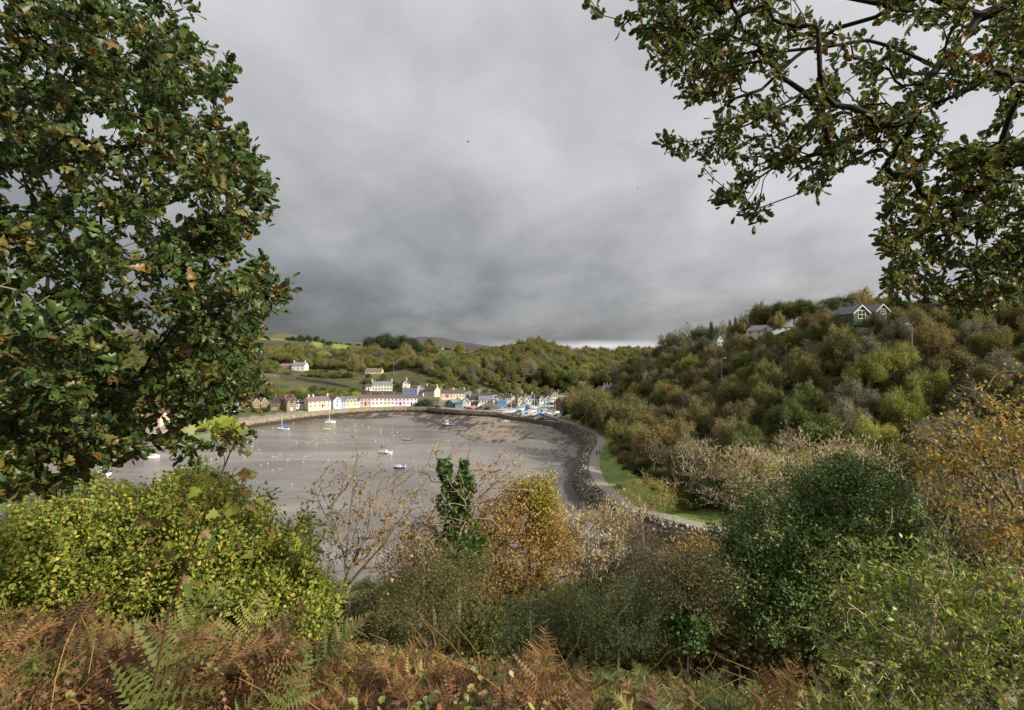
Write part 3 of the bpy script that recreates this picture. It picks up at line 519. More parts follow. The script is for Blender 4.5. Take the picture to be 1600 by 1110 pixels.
bldg('long low white bungalow with grey roof on the right hilltop', 1205, 1243, 517, 511.5, 506, 238, 236, 8, '#d6d6d6', '#77787a', win=(4, 1), ch=(-.6,), chcol='#dcdcdc', name='bungalow', cat='bungalow')
bldg('small white gabled house behind bare trees on the right skyline', 1121, 1131, 541, 531, 524, 300, 300, 7, '#c9cbcc', '#6d6c70', gable='front', win=(2, 1))
g1 = bldg('green boarded house with two white trimmed gables on the right hilltop', 1334, 1359, 500, 489.5, 477.5, 170, 170, 12, '#526648', '#74777c', gable='front', win=(0, 1), trim='#e6e6e4', gwins=False)
window(g1, 0, -6.03, .3, 2.6, 2.9); 
wg = link('wing', MB().prism([(-2.1, -2), (2.1, -2), (2.1, 2.8), (0, 5.2), (-2.1, 2.8)], 0, 8).mesh('wing', rendermat('#526648')), g1, (6.9, -6.2, 0))
M = MB(); [M.prism([(sg*2.5, 2.4), (0, 5.0), (0, 5.3), (sg*2.5, 2.7)], -.35, -.01) for sg in (-1, 1)]; link('bargeboard', M.mesh('bargeboard', FM('#e6e6e4')), wg); window(wg, 0, -.03, .2, 2.0, 1.6); window(wg, 0, -.03, 2.0, 1.7, 1.6)
link('wing_roof', MB().prism([(-2.1, 2.85), (0, 5.3), (0, 5.45), (-2.3, 2.9)], .0, 8).prism([(2.1, 2.85), (0, 5.3), (0, 5.45), (2.3, 2.9)], .0, 8).mesh('wing_roof', roofmat('#74777c')), wg)
link('link_roof', MB().add([(2.2, -3.6, 2.2), (5.2, -3.6, 2.2), (2.2, 0, 4.6), (5.2, 0, 4.6), (5.2, 4, 2.2), (2.2, 4, 2.2)], [(0,1,3,2), (2,3,4,5)]).mesh('link_roof', roofmat('#74777c')), g1)
bldg('brown brick house half hidden by oak leaves on the right hilltop', 1450, 1473, 486, 476, 466, 190, 190, 8, '#84604a', '#5a5456', win=(2, 1))
bldg('grey stone house at the right edge of the hilltop', 1558, 1612, 470, 459, 452, 185, 185, 8, '#7b756c', '#6b6a6d', win=(3, 1), stone=True, ch=(.6,), chcol='#7b756c')
# --- houses seen through the left oak
for x0, x1, yb, c, rf, lab in [(268, 296, 664, '#e3e0d8', '#6a6c74', 'white house with grey roof seen through the oak leaves'), (222, 250, 668, '#cdbba6', '#7d5a50', 'tan house with red roof behind the oak leaves, right of two brick houses'),
        (130, 172, 680, '#a88474', '#7d5a50', 'pinkish brick house with red roof behind the oak leaves'), (20, 62, 690, '#9c7062', '#7a645c', 'red brick house at the left edge behind the oak'), (78, 112, 686, '#d9d2c4', '#70666a', 'cream house behind the oak between two red brick houses')]:
    D = 29200/(yb-548); bldg(lab, x0, x1, yb, yb-14, yb-22, D, D, 7, c, rf, win=(3, 2), ch=(.8,))
# ============================================================ LAMPS
def lamp(label, px, pyb, pyt, D, side=1):
    b = P(px, pyb, D); h = (pyb-pyt)/F*D; r = empty('street_lamp', b); tag(r, label, 'street lamp', 'street lamps on the hill road')
    g = FM('#9a9c98', .5); link('pole', MB().tube([(0,0,-3), (0,0,h*.4), (0,0,h)], [.13, .11, .07], 8).mesh('pole', g), r)
    a = link('arm', MB().tube([(0,0,h), (side*.25,0,h+.25), (side*1.1,0,h+.38)], [.06, .05, .05], 6).mesh('arm', g), r)
    link('lamp_head', MB().sphere((side*1.45,0,h+.36), (.5,.2,.12), 8, 5).mesh('lamp_head', FM('#d2d4d2', .4), True), a)
lamp('leftmost street lamp, standing over the trees beside the town', 974, 632, 601, 290)
lamp('tall street lamp in the middle of the hill trees, second from left', 1127, 602, 561, 200)
lamp('street lamp below the long white hilltop bungalow, with a small sign', 1228, 580, 539, 188)
lamp('straight lamp post nearest the green gabled house', 1425, 572, 509, 140, -1)
pl = empty('telegraph_pole', P(615, 583, 420)); tag(pl, 'wooden telegraph pole among trees above the long white house', 'telegraph pole'); link('pole', MB().tube([(0,0,-2), (0,0,13)], [.2, .14], 8).mesh('pole', FM('#77716a')), pl); link('crossarm', MB().box(-1.2, 1.2, -.07, .07, 12, 12.2).box(-1, 1, -.07, .07, 11.2, 11.4).mesh('crossarm', FM('#77716a')), pl)
# ============================================================ BOATS
def hull_mesh(L, B, Hh, col, sheer=.25, stern=.8, keel=.35):
    n = 11; vs = []; fs = []
    for i in range(n):
        t = i/(n-1); x = -L/2+L*t; w = B/2*min(1, stern+(1-stern)*math.sin(min(1, t*2)*math.pi/2))*(1 if t < .45 else max(.03, math.cos((t-.45)/.55*math.pi/2)**.75)); z = Hh*(1+sheer*(max(0, t-.3)/.7)**2)
        lz = -keel*(1-.6*t**3)+(.6*Hh*max(0, t-.75)/.25*.6 if t > .75 else 0)
        vs += [(x, -w, z), (x-.02*L*t, -w*.86, z*.35), (x-.03*L*t, -w*.35, lz), (x-.03*L*t, w*.35, lz), (x-.02*L*t, w*.86, z*.35), (x, w, z), (x, w*.88, z-.04), (x, -w*.88, z-.04)]
        if i:
            a, b = 8*(i-1), 8*i
            for k in range(8): fs.append((a+k, b+k, b+(k+1) % 8, a+(k+1) % 8))
    fs.append(tuple(range(8))[::-1]); fs.append(tuple(8*(n-1)+k for k in range(8)))
    return vs, fs
def boat(kind, label, px, py, Lpx, ang=0, hull='#e6e6e4', top='#eceae4', acc='#2f62b0', mast=0, z=0.0, group='boats moored in the harbour', mastx=.08, on_stand=False, boot=None):
    if z > 3: py = min(py, float(np.interp(px, [778, 794, 823, 867], [646.5, 650.2, 653.5, 660]))-1.6)
    D = (CH-z)*F/(py-HZ); L = Lpx/F*D/max(.35, abs(math.cos(ang))); L = float(np.clip(L*(1.45 if z > 3 else 1), 2.6, 12)); B = L*(.34 if L < 7 else .3); Hh = {'dinghy': .45, 'motor': .8, 'sail': .8, 'fishing': 1.2}[kind]*(L/5.5)**.6
    zz = z+(.9 if on_stand else 0)
    nm = {'dinghy': 'dinghy', 'motor': 'motor_boat', 'sail': 'sailing_boat', 'fishing': 'fishing_boat'}[kind]
    q = G(px, py, z); r = empty(nm, (q[0], q[1], zz), ang); tag(r, label, nm.replace('_', ' '), group)
    vs, fs = hull_mesh(L, B, Hh, hull); me = MB().add(vs, fs).mesh('hull', FM(hull, .35, var=.05)); link('hull', me, r)
    rub = [(v[0], v[1]*1.02, v[2]+.02) for v in vs[0::8]]; rub2 = [(v[0], v[1]*1.02, v[2]+.02) for v in vs[5::8]]
    link('gunwale', MB().tube(rub, .05, 5).tube(rub2, .05, 5).mesh('gunwale', FM(top, .5)), r)
    if boot:
        bs = [(x, y*1.012, zz_*(.52 if k % 8 in (0, 5) else 1)) for k, (x, y, zz_) in enumerate(vs)]; MBt = MB()
        for i in range(10):
            for a_, b_ in ((0, 1), (4, 5)): MBt.f.append((8*i+a_, 8*i+8+a_, 8*i+8+b_, 8*i+b_))
        MBt.v = bs; link('boot_stripe', MBt.mesh('boot_stripe', FM(boot, .5)), r)
    if kind == 'dinghy':
        M = MB()
        for t in (-.25, .1): M.box(t*L-.12, t*L+.12, -B*.42, B*.42, Hh-.12, Hh-.06+.08)
        link('bench', M.mesh('bench', FM('#8d7a60')), r)
        link('outboard', MB().box(-L/2-.28, -L/2-.02, -.14, .14, Hh-.05, Hh+.42).box(-L/2-.2, -L/2-.1, -.05, .05, -.2, Hh-.05).mesh('outboard', FM('#26282b', .4)), r)
        return r
    deck = [(x, y*.97, z_-.02) for x, y, z_ in vs[6::8]]; deck2 = [(x, y*.97, z_-.02) for x, y, z_ in vs[7::8]]
    DM = MB().add(deck+deck2, [(i, i+1, i+12, i+11) for i in range(10)]); link('deck', DM.mesh('deck', FM(top, .5)), r)
    if kind in ('motor', 'sail'):
        c0, c1 = (-.12, .3) if kind == 'motor' else (-.15, .28); hc = Hh*(.9 if kind == 'motor' else .5); w = B*.3
        cab = MB().prism([(c0*L, Hh-.05), (c1*L, Hh-.05), (c1*L-.12*L, Hh+hc), (c0*L+.02*L, Hh+hc)], -w, w); ca = link('cabin', cab.mesh('cabin', FM(top, .4)), r)
        link('cabin_window', MB().prism([(c0*L+.05*L, Hh+hc*.4), (c1*L-.09*L, Hh+hc*.4), (c1*L-.13*L, Hh+hc*.8), (c0*L+.06*L, Hh+hc*.8)], -w-.02, w+.02).mesh('cabin_window', glass), ca)
        if kind == 'motor':
            link('outboard', MB().box(-L/2-.35, -L/2-.02, -.17, .17, Hh-.1, Hh+.55).box(-L/2-.24, -L/2-.12, -.06, .06, -.3, Hh-.1).mesh('outboard', FM('#e0e0de' if acc == '#e0e0de' else '#303338', .4)), r)
            link('rail', MB().tube([(L*.12, -B*.36, Hh+.1), (L*.3, -B*.3, Hh+.5), (L*.47, 0, Hh+.65), (L*.3, B*.3, Hh+.5), (L*.12, B*.36, Hh+.1)], .03, 5).mesh('rail', FM('#c9cbcc', .3)), r)
        if acc and kind == 'sail': link('cockpit_cover', MB().prism([(-L*.46, Hh), (-L*.1, Hh), (-L*.12, Hh+hc*1.9), (-L*.3, Hh+hc*1.5)], -B*.33, B*.33).mesh('cockpit_cover', FM(acc, .8)), r)
    if kind == 'fishing':
        w = B*.28; ca = link('wheelhouse', MB().box(-.05*L, .22*L, -w, w, Hh-.1, Hh+1.9).box(-.08*L, .25*L, -w-.12, w+.12, Hh+1.9, Hh+2.0).mesh('wheelhouse', FM(top, .5)), r)
        link('wheelhouse_window', MB().box(-.03*L, .225*L, -w-.02, w+.02, Hh+1.0, Hh+1.55).mesh('wheelhouse_window', glass), ca)
        link('gantry', MB().tube([(-.35*L, -w, Hh), (-.35*L, -w, Hh+1.7), (-.35*L, w, Hh+1.7), (-.35*L, w, Hh)], .07, 6).mesh('gantry', FM('#8f8f88')), r)
        link('pot_stack', MB().box(-.3*L, -.14*L, -w, w, Hh-.1, Hh+.55).mesh('pot_stack', FM('#50493a')), r)
    if mast:
        mo = link('mast', MB().tube([(mastx*L, 0, Hh*.8), (mastx*L, 0, mast)], [.13, .1], 6).mesh('mast', FM('#d3d2cc', .4)), r)
        link('spreader', MB().tube([(mastx*L, -.6, mast*.62), (mastx*L, .6, mast*.62)], .03, 4).mesh('spreader', FM('#d3d2cc', .4)), mo)
        link('rigging', MB().tube([(L*.48, 0, Hh*1.2), (mastx*L, 0, mast*.97)], .018, 3).tube([(-L*.48, 0, Hh), (mastx*L, 0, mast*.97)], .018, 3).tube([(mastx*L, -B*.45, Hh), (mastx*L, 0, mast*.9)], .018, 3).tube([(mastx*L, B*.45, Hh), (mastx*L, 0, mast*.9)], .018, 3).mesh('rigging', FM('#8d8f90', .4)), mo)
        if kind == 'sail':
            bo = link('boom', MB().tube([(mastx*L, 0, Hh+1.0), (-L*.36, 0, Hh+.95)], .05, 6).mesh('boom', FM('#d3d2cc', .4)), r)
            link('sail_cover', MB().tube([(mastx*L-.05, 0, Hh+1.25), (-L*.1, 0, Hh+1.15), (-L*.35, 0, Hh+1.05)], [.2, .16, .1], 7).mesh('sail_cover', FM(acc or '#e0ddd4', .9)), bo)
    if on_stand:
        M = MB()
        for x in (-.25, .2): M.box(x*L-.08, x*L+.08, -B*.4, B*.4, -.88, -.78).tube([(x*L, -B*.4, -.8), (x*L, -B*.3, -.05)], .05, 5).tube([(x*L, B*.4, -.8), (x*L, B*.3, -.05)], .05, 5)
        M.box(-L*.35, L*.35, -.1, .1, -.78, -.35); link('cradle', M.mesh('cradle', FM('#6d6a64')), r)
    return r
mg = 'boats moored in the harbour'
boat('sail', 'white sailing boat with bright blue cover, dark waterline, nearest the left quay', 442, 672, 18, math.pi+.15, '#e8e8e6', '#e8e8e6', '#1f6fd0', mast=7.6, boot='#5a3a2a')
boat('sail', 'white yacht with a tall mast moored in front of the pale blue house', 516.5, 661, 16, .12, '#efeee9', '#efede6', None, mast=7.2, mastx=-.1)
boat('sail', 'small pale blue boat with bare mast moored behind the white yacht', 513.5, 649.5, 8, math.pi, '#9db7cf', '#dfe3e6', '#3f6f9f', mast=6.6)
boat('dinghy', 'white dinghy afloat left of the navy boat', 403, 660.5, 8, math.pi-.3, '#e9e7e2')
boat('motor', 'small white cabin boat close under the left quay wall', 431.5, 657.5, 7, 1.9, '#eceae6', '#f0eee8')
boat('dinghy', 'long navy blue open boat beside the quay wall', 449, 656.5, 14, math.pi, '#27407e', '#c9d0da')
boat('dinghy', 'white dinghy with dark outboard near the cream house', 475.5, 653.5, 8, 2.7, '#eceae6')
boat('motor', 'tiny blue and white cabin boat under the quay', 495.5, 650.5, 5, 2.2, '#3d6bb5', '#eceae6')
boat('dinghy', 'small white tender at the foot of the quay behind the yacht', 518, 646.5, 6, .3, '#e6e2da')
boat('dinghy', 'lime green open boat with red gear in the middle of the harbour', 510, 671.5, 13, .15, '#a6cf5a', '#d9e2c0')
boat('dinghy', 'dark hulled open boat with white rim, left of the fishing boat', 636, 688, 14, math.pi-.05, '#2b2e4a', '#e6e3dc')
boat('motor', 'white motor boat with raised frame, largest near mid harbour', 602, 709.5, 21, math.pi-.25+.4*0, '#f0efec', '#f2f1ee', '#e0e0de')
_b = boat('motor', 'white cabin boat with dark blue hull band, nearest of the moored boats', 624, 732.5, 17.5, math.pi+.12, '#23306a', '#f2f1ee', '#e0e0de')
_f = boat('fishing', 'blue fishing boat with white wheelhouse aground at the mud edge', 700, 667, 17, math.pi+.2, '#2d4f8e', '#d9d6c8', mast=0); 
link('mast', MB().tube([(1.2, 0, 1.2), (2.9, 0, 7.6)], [.08, .04], 6).mesh('mast', FM('#a09a8a')), _f)
_s = boat('motor', 'white open boat lying aground on the sand below the boatyard', 790, 661.5, 17, math.pi-.08, '#f2f0ea', '#f0ede6', z=.3)
boat('dinghy', 'bright blue dinghy under the oak leaves near the left quay', 329, 668, 8, .2, '#2b7fd4', '#2b7fd4')
boat('sail', 'white yacht hidden behind the oak leaves at left', 160, 742, 28, 2.8, '#e6e6e4', '#e6e6e4', '#2b5fa8', mast=9)
boat('motor', 'white motor boat seen through the oak leaves at left', 238, 716, 20, .3, '#e9e8e4', '#eceae6')
yg = 'boats laid up in the boatyard'
YB = [('sail','big white yacht with the tallest mast at the left end of the yard',797,648,17,.15,'#ece9e2','#efece6','#b9b4a8',11.5),
('sail','white yacht just right of the tallest mast',808,643,11,.3,'#e6e4df','#ecebe6','#2c5ea8',9.5),
('motor','blue and white cabin boat left of centre in the yard',815,643.5,10,1.2,'#e8e6e2','#8fa9c8',None,0),
('dinghy','bright orange boat in front of the cream gabled house',812,634.5,8,.1,'#e39a1f','#e8a530',None,0),
('sail','grey sailing boat right of the orange boat',821,635.5,6,1.1,'#8f96a2','#a9adb4','#4c5668',8),
('sail','large white yacht in the middle of the yard',827.5,647,15,.1,'#f0eee9','#f2f0ec','#2f6cc0',10.5),
('motor','small boat under a bright blue tarpaulin',824,638.5,7,.5,'#2d62b8','#2d62b8',None,0),
('sail','white yacht with mast behind the large white yacht',834,641,10,.2,'#e6e4df','#ecebe6','#d8d4c8',9),
('motor','white cabin boat at the back of the yard',842,639.5,10,2.9,'#f0eeea','#f0eeea',None,0),
('dinghy','small dark green tarpaulined boat in the yard',853,639,10,.1,'#6f8f76','#7e9c84',None,0),
('motor','turquoise and white boat at the back near the tall cream house',850,632.5,11,.2,'#56bfd6','#eef0f0',None,0),
('motor','tan and white boat right of centre in the yard',861,643,14,.25,'#c9ab92','#e6dccf',None,0),
('dinghy','boat under a pale blue cover at the right edge of the yard',876,647,9,3.0,'#7aa6dc','#8cb4e2',None,0),
('dinghy','turquoise green open boat in the front row of the yard',864.5,656,10,.2,'#4fc2a6','#7fd6c0',None,0),
('motor','pale tan and white boat at the right end of the front row',876.5,656.5,10,3.3,'#d2c0b4','#ece6de',None,0),
('dinghy','navy and white dinghy in the front row beside the turquoise boat',855,655.5,8,.6,'#27376a','#e0e2e8',None,0),
('motor','white boat with bright blue cover at the front wall',846,658,8,1.0,'#eceae6','#3f7ad0',None,0),
('sail','long white boat in the front row next to the white shed',827,654.5,14,.2,'#eae6dc','#efede8','#3a6fc0',0),
('motor','small white and cyan boat right beside the small white shed',812.5,654,7,.1,'#7fc0d8','#f0eee8',None,0),
('motor','white boat with dark window in the second row',837,651,10,2.8,'#e9e7e2','#e9e7e2',None,0),
('motor','long pale blue and white boat in the second row',850,650,13,.1,'#bdd0e6','#f0f0ef',None,0),
('dinghy','white dinghy with black outboard at the yard wall',839,657.5,6,1.4,'#e9e7e2','#e9e7e2',None,0),
('dinghy','small blue dinghy at the front wall of the yard',832.5,658,5,.3,'#3a78c8','#e0e4ea',None,0),
('dinghy','red hulled dinghy standing in the middle row',831,650.5,4,1.4,'#c2452c','#d86a4a',None,0),
('motor','white boat against the bushes at the right of the yard',868,648.5,9,.3,'#eceae4','#efeeea',None,0),
('motor','cream and brown cabin boat at the back right',870,641,8,.2,'#c7b79c','#e6e0d2',None,0),
('dinghy','grey-green inflatable near the long white boat',858,646,6,.8,'#8c9584','#9aa392',None,0),
('sail','small white yacht with short mast at the back centre',847,643.5,8,2.9,'#eceae6','#efeeea','#2c5ea8',8),
('dinghy','white dinghy beside the blue tarpaulined boat',820,650,6,.2,'#efeeea','#efeeea',None,0),
('dinghy','upturned looking pale dinghy near the path gate',868,652.5,5,.1,'#b9c8b0','#cbd6c4',None,0)]
for k, lab, px, py, lp, an, hc, tp, ac, ms_ in YB: boat(k, lab, px, py, lp, an, hc, tp, ac, mast=ms_, z=3.07, group=yg, on_stand=(k != 'dinghy'))
for x, y, lab in [(792,653,'left of two white dinghies on the sand under the yard'), (785,651,'right of two grey dinghies drawn up by the slip')]: boat('dinghy', lab.replace('right of', 'leftmost of').replace('left of two white', 'pale'), x, y, 8, .1, '#c9c7c0', z=.6, group=yg)
rb = np.random.default_rng(61); rows = [(634.5, 'back row'), (639.5, 'second row'), (644.5, 'middle row'), (649.5, 'fourth row'), (654, 'front row')]; protos = [o for o in COL.objects if o.get('group') == yg and o.parent is None and o.name.startswith(('motor_boat', 'sailing_boat'))]; extra_b = {}
for (ry, rn) in rows:
    x0 = 806 if ry < 645 else 800 if ry < 650 else 818; x1 = 870 if ry > 640 else 858
    for k in range(6):
        px = x0+(x1-x0)*(k+.5)/6+rb.uniform(-2, 2); ry = min(ry, float(np.interp(px, [778, 794, 823, 867], [646.5, 650.2, 653.5, 660]))-2.2); src = protos[int(rb.integers(len(protos)))]; c = copy_tree(src); q = G(px, ry+rb.uniform(-1.2, 1.2), 3.07); c.location = (q[0], q[1], 3.97); c.rotation_euler[2] = rb.choice([0, math.pi])+rb.normal()*.35; s_ = rb.uniform(.7, .95); c.scale = (s_, s_, s_*.9)
        m_ = [x for x in c.children if x.name.startswith('mast')]; hc_ = [x for x in c.children if x.name.startswith('hull')][0].data.materials[0].name.split('_')[-1]; r_, g_2, b_2 = [int(hc_[i:i+2], 16) for i in (0, 2, 4)]
        cw = 'white' if min(r_, g_2, b_2) > 190 else ('blue' if b_2 > r_+25 else 'red' if r_ > g_2+60 else 'tan' if r_ > b_2+20 else 'grey'); cw = cw+(' masted' if m_ else ' motor'); extra_b.setdefault((cw, rn), []).append((px, c)); c['group'] = yg
for (cw, rn), L_ in extra_b.items():
    for i, (px, c) in enumerate(sorted(L_, key=lambda t: t[0])): c['label'] = f"small {cw} boat in the {rn} of the yard" + ('' if len(L_) == 1 else f", {['first', 'second', 'third', 'fourth', 'fifth', 'sixth'][i]} from left")
bldg('small white gabled boat shed with dark roof at the front of the yard', 802, 814.5, 650.6, 646.8, 641.8, 289, 287, 4.5, '#e2dac0', '#4a4244', gable='front', win=(2, 1), name='boat_shed', cat='shed', base=.4, gwins=False)
# ============================================================ CARS
def car(label, px, py, col, ang=0, van=False, z=3.56, group='cars parked along the quay'):
    q = G(px, py, z); r = empty('parked_van' if van else 'parked_car', (q[0], q[1], z), ang); tag(r, label, 'van' if van else 'car', group); L = 4.3 if not van else 4.9; Hc = 1.42 if not van else 1.95
    b = MB().prism([(-L/2, .35), (L/2, .35), (L/2, .7), (L/2-.1, .82), (L*.27, .92), (-L/2+.05, .95), (-L/2, .7)], -.86, .86); bo = link('body', b.mesh('body', FM(col, .3, var=.03)), r)
    pr = [(-L/2+.08, .94), (L*.27, .915), (L*.1, Hc-.05), (L*.04, Hc), (-L*.33, Hc), (-L*.44, Hc-.1)]
    link('cabin', MB().prism(pr, -.72, .72).mesh('cabin', FM('#20242a', .15) if not van else FM(col, .3, var=.03)), r)
    link('roof', MB().prism([(-L*.36, Hc-.01), (L*.06, Hc-.01), (L*.04, Hc+.05), (-L*.33, Hc+.05)], -.73, .73).mesh('roof', FM(col, .3, var=.03)), r)
    for sx_ in (-1, 1):
        for sy in (-1, 1):
            w = link('wheel', WHEEL, r, (sx_*L*.31, sy*.8, .32)); link('rim', RIM, w)
        link('headlight', MB().box(L/2-.04, L/2+.015, sx_*.62-.16, sx_*.62+.16, .6, .74).mesh('headlight', FM('#dfe3e6', .2)), r)
wh_ = MB(); wh_.tube([(0,-.11,0), (0,.11,0)], .32, 12); WHEEL = wh_.mesh('wheel', FM('#1b1b1c')); RIM = MB().tube([(0,-.125,0), (0,.125,0)], .19, 10).mesh('rim', FM('#a9abad', .3))
for a_ in [('white car below the white balcony house', 371, 650.5, '#e8e8e6', .1), ('pale silver-blue car right of the white car by the balcony house', 384, 648.6, '#c3d2d6', .1), ('dark grey car parked by the left quay wall', 419, 645.6, '#3c4046', .15), ('black car in front of the lilac cottage', 626, 634.6, '#1f2226', .03),
          ('red car in front of the small white garage', 734.7, 640.6, '#b3202a', 0), ('grey-blue car between the red and the black car', 747, 640.8, '#5d646c', 0), ('black car in front of the long white grey roofed house', 761.5, 641, '#20242a', 0), ('silver car at the right end of the parked row', 775.5, 641.2, '#a9adb0', 0),
          ('white car near the yard entrance under the blue canopy', 786.5, 641, '#e6e6e4', .1), ('black car among the boats at the back of the yard', 838, 636.5, '#191b1e', 0), ('dark car beside the terrace end at the quay corner', 674, 636.2, '#34383d', .4), ('dark blue car at the corner behind the parked row', 684, 637.4, '#2b3348', -.3),
          ('blue-black car near the tall cream house', 864, 632.5, '#20283a', .1)]: car(*a_)
car('dark blue van in front of the yellow cottages', 541, 636.5, '#3d558f', .05, True)
# ============================================================ BUOYS, BIRDS
BU = {}
def buoy(px, py, col, lab, r_=.28):
    if col not in BU: BU[col] = MB().sphere((0,0,.12), r_, 10, 6).mesh('buoy_float', FM(col, .4), True)
    e = empty('mooring_buoy', G(px, py)); tag(e, lab, 'buoy', 'mooring buoys'); link('float', BU[col], e); link('ring', MB().tube([(-.08,0,.36), (-.06,0,.46), (.06,0,.46), (.08,0,.36)], .02, 4).mesh('ring', FM('#888888', .4)), e)
for px, py, c, lab in [(381,660.5,'#d8502c','red buoy left of the white dinghy'), (486,667.5,'#e0662a','orange buoy between the blue covered boat and the lime boat'), (415,744.5,'#d63a44','red and pink buoy alone in the near left water'), (455,758,'#e6a51f','yellow-orange buoy above the hedge, nearest buoy'),
   (400.5,753.5,'#3f9a62','small green buoy just left of the lone red buoy'), (525,673,'#d84a3a','red buoy right of the lime boat'), (622,699,'#e0a03a','orange-yellow buoy right of the white motor boat'), (458.5,661.5,'#dcab2f','yellow buoy behind the blue covered boat'), (591,714,'#e2553a','red buoy at the bow of the white motor boat'), (533,662.5,'#e3674a','orange buoy right of the white yacht'), (340,702,'#d8502c','red buoy beside the oak twigs at left')]: buoy(px, py, c, lab)
gb = MB().sphere((0,0,.14), (.3,.14,.14), 8, 5).sphere((.27,0,.32), (.1,.08,.09), 6, 4).prism([(-.26, .14), (-.52, .2), (-.3, .24)], -.06, .06); gb.add([(.36,-.02,.31), (.36,.02,.31), (.47,0,.29), (.36,0,.34)], [(0,1,2), (1,3,2), (3,0,2)])
GULL = gb.mesh('gull', FM('#eeeeec', .7, var=.04), True); rr_ = np.random.default_rng(3)
cl_ = [(500,690,22,7,18), (420,672,30,10,11), (405,700,28,10,15), (605,680,10,6,9), (560,672,30,8,10), (440,715,60,8,10), (550,690,20,4,6), (380,735,30,12,7)]
for cx, cy, sx_, sy_, n_ in cl_:
    for k in range(n_):
        x, y = cx+rr_.normal()*sx_, cy+rr_.normal()*sy_
        if y < 662 or x > 690: continue
        o = link('gull', GULL, None, G(x, y), rr_.uniform(0, 6.28)); s = rr_.uniform(.6, .9); o.scale = (s, s, s)
        tag(o, 'white gull sitting on the brown harbour water', 'gull', 'gulls resting on the water')
FB = MB().sphere((0,0,0), (.3,.09,.08), 8, 5).add([(.12,0,.02), (-.14,0,.02), (-.12,.55,.22), (.04,.6,.24), (-.2,1.15,.1)], [(0,1,2,3), (3,2,4)]).add([(.12,0,.02), (-.14,0,.02), (-.12,-.55,.22), (.04,-.6,.24), (-.2,-1.15,.1)], [(0,3,2,1), (3,4,2)]).mesh('flying_bird', FM('#26262a'))
for px, py, D, lab in [(731,222,120,'dark bird flying high in the middle of the sky'), (996,295,150,'tiny dark bird flying below the right oak branches')]: o = link('flying_bird', FB, None, P(px, py, D), .8); o.rotation_euler = (.4, .2, .8); tag(o, lab, 'bird')
# ============================================================ PEOPLE
def person(label, loc, rz=0, coat='#26283a', legs='#2a2c30', stride=.22):
    J = [((0,0,.95),.15), ((0,0,1.15),.16), ((0,0,1.38),.17), ((0,0,1.5),.065), ((0.01,0,1.6),.095), ((.02,0,1.72),.085),
         ((0,.19,1.42),.065), ((-.05,.24,1.15),.05), ((.08,.24,.92),.038), ((.12,.24,.83),.04), ((0,-.19,1.42),.065), ((.02,-.24,1.15),.05), ((.14,-.23,.95),.038), ((.19,-.22,.86),.04),
         ((0,.09,.9),.1), ((stride*.6,.1,.5),.07), ((stride,.1,.09),.045), ((stride+.16,.1,.04),.04), ((0,-.09,.9),.1), ((-stride*.2,-.1,.5),.07), ((-stride,-.1,.1),.045), ((-stride+.16,-.1,.04),.04)]
    E = [(0,1),(1,2),(2,3),(3,4),(4,5),(2,6),(6,7),(7,8),(8,9),(2,10),(10,11),(11,12),(12,13),(0,14),(14,15),(15,16),(16,17),(0,18),(18,19),(19,20),(20,21)]
    me = bpy.data.meshes.new('person'); me.from_pydata([j[0] for j in J], E, []); me.update(); o = link('person', me, None, loc, rz); mod = o.modifiers.new('skin', 'SKIN'); sv = me.skin_vertices[0].data
    for i, j in enumerate(J): sv[i].radius = (j[1], j[1]); sv[i].use_root = (i == 0)
    o.modifiers.new('sub', 'SUBSURF').levels = 1; o.modifiers['sub'].render_levels = 1
    m, nt, b, out = nodes('clothing'); tcx = nt.nodes.new('ShaderNodeTexCoord'); s_ = nt.nodes.new('ShaderNodeSeparateXYZ'); nt.links.new(tcx.outputs['Object'], s_.inputs[0]); mr = nt.nodes.new('ShaderNodeMapRange'); mr.inputs['From Max'].default_value = 1.85; nt.links.new(s_.outputs[2], mr.inputs['Value'])
    r = nt.nodes.new('ShaderNodeValToRGB'); r.color_ramp.interpolation = 'CONSTANT'; e = r.color_ramp.elements; e[0].color = srgb('#2a2320'); e[1].position = .06; e[1].color = srgb(legs)
    for p_, c_ in ((.47, coat), (.82, '#b58b74')): x = e.new(p_); x.color = srgb(c_)
    nt.links.new(mr.outputs[0], r.inputs[0]); nt.links.new(r.outputs[0], b.inputs['Base Color']); me.materials.append(m)
    link('hair', MB().sphere((.0,0,1.72), (.105,.1,.1), 10, 6).mesh('hair', FM('#2a2019'), True), o); tag(o, label, 'person')
g_ = lambda px, py, z: G(px, py, z)
person('person in a dark blue coat walking on the shore path', G(932.5, 712, 4.05), 1.4, '#20243a')
person('person in a brown jacket walking behind the one in dark blue', G(937, 711.5, 4.05), 1.6, '#6a4a3c', '#3a3432')
person('person in dark clothes standing on the quay by the cream cottage', G(325, 657.5, 3.56), .3, '#1f2733', stride=.08)
person('person in black on the quay road below the stone villa', G(397, 650, 3.56), .3, '#222226')
person('person on the quay near the boathouse corner', G(696.5, 639.6, 3.56), 2.2, '#2b3440')
# bench beside the path
bn = empty('park_bench', G(966, 762, 4.1), -.95); bn.location.z = 4.0; tag(bn, 'dark wooden bench on the grass beside the shore path', 'bench')
wd = FM('#3c3630', .8)
link('seat', MB().box(-.9,.9,-.22,-.05,.42,.47).box(-.9,.9,.0,.2,.42,.47).mesh('seat', wd), bn); link('backrest', MB().box(-.9,.9,.24,.28,.55,.68).box(-.9,.9,.27,.31,.75,.9).mesh('backrest', wd), bn)
for x in (-.8, .8): link('leg', MB().box(x-.05,x+.05,-.2,-.1,-.1,.42).box(x-.05,x+.05,.2,.3,-.1,.9).mesh('leg', wd), bn)
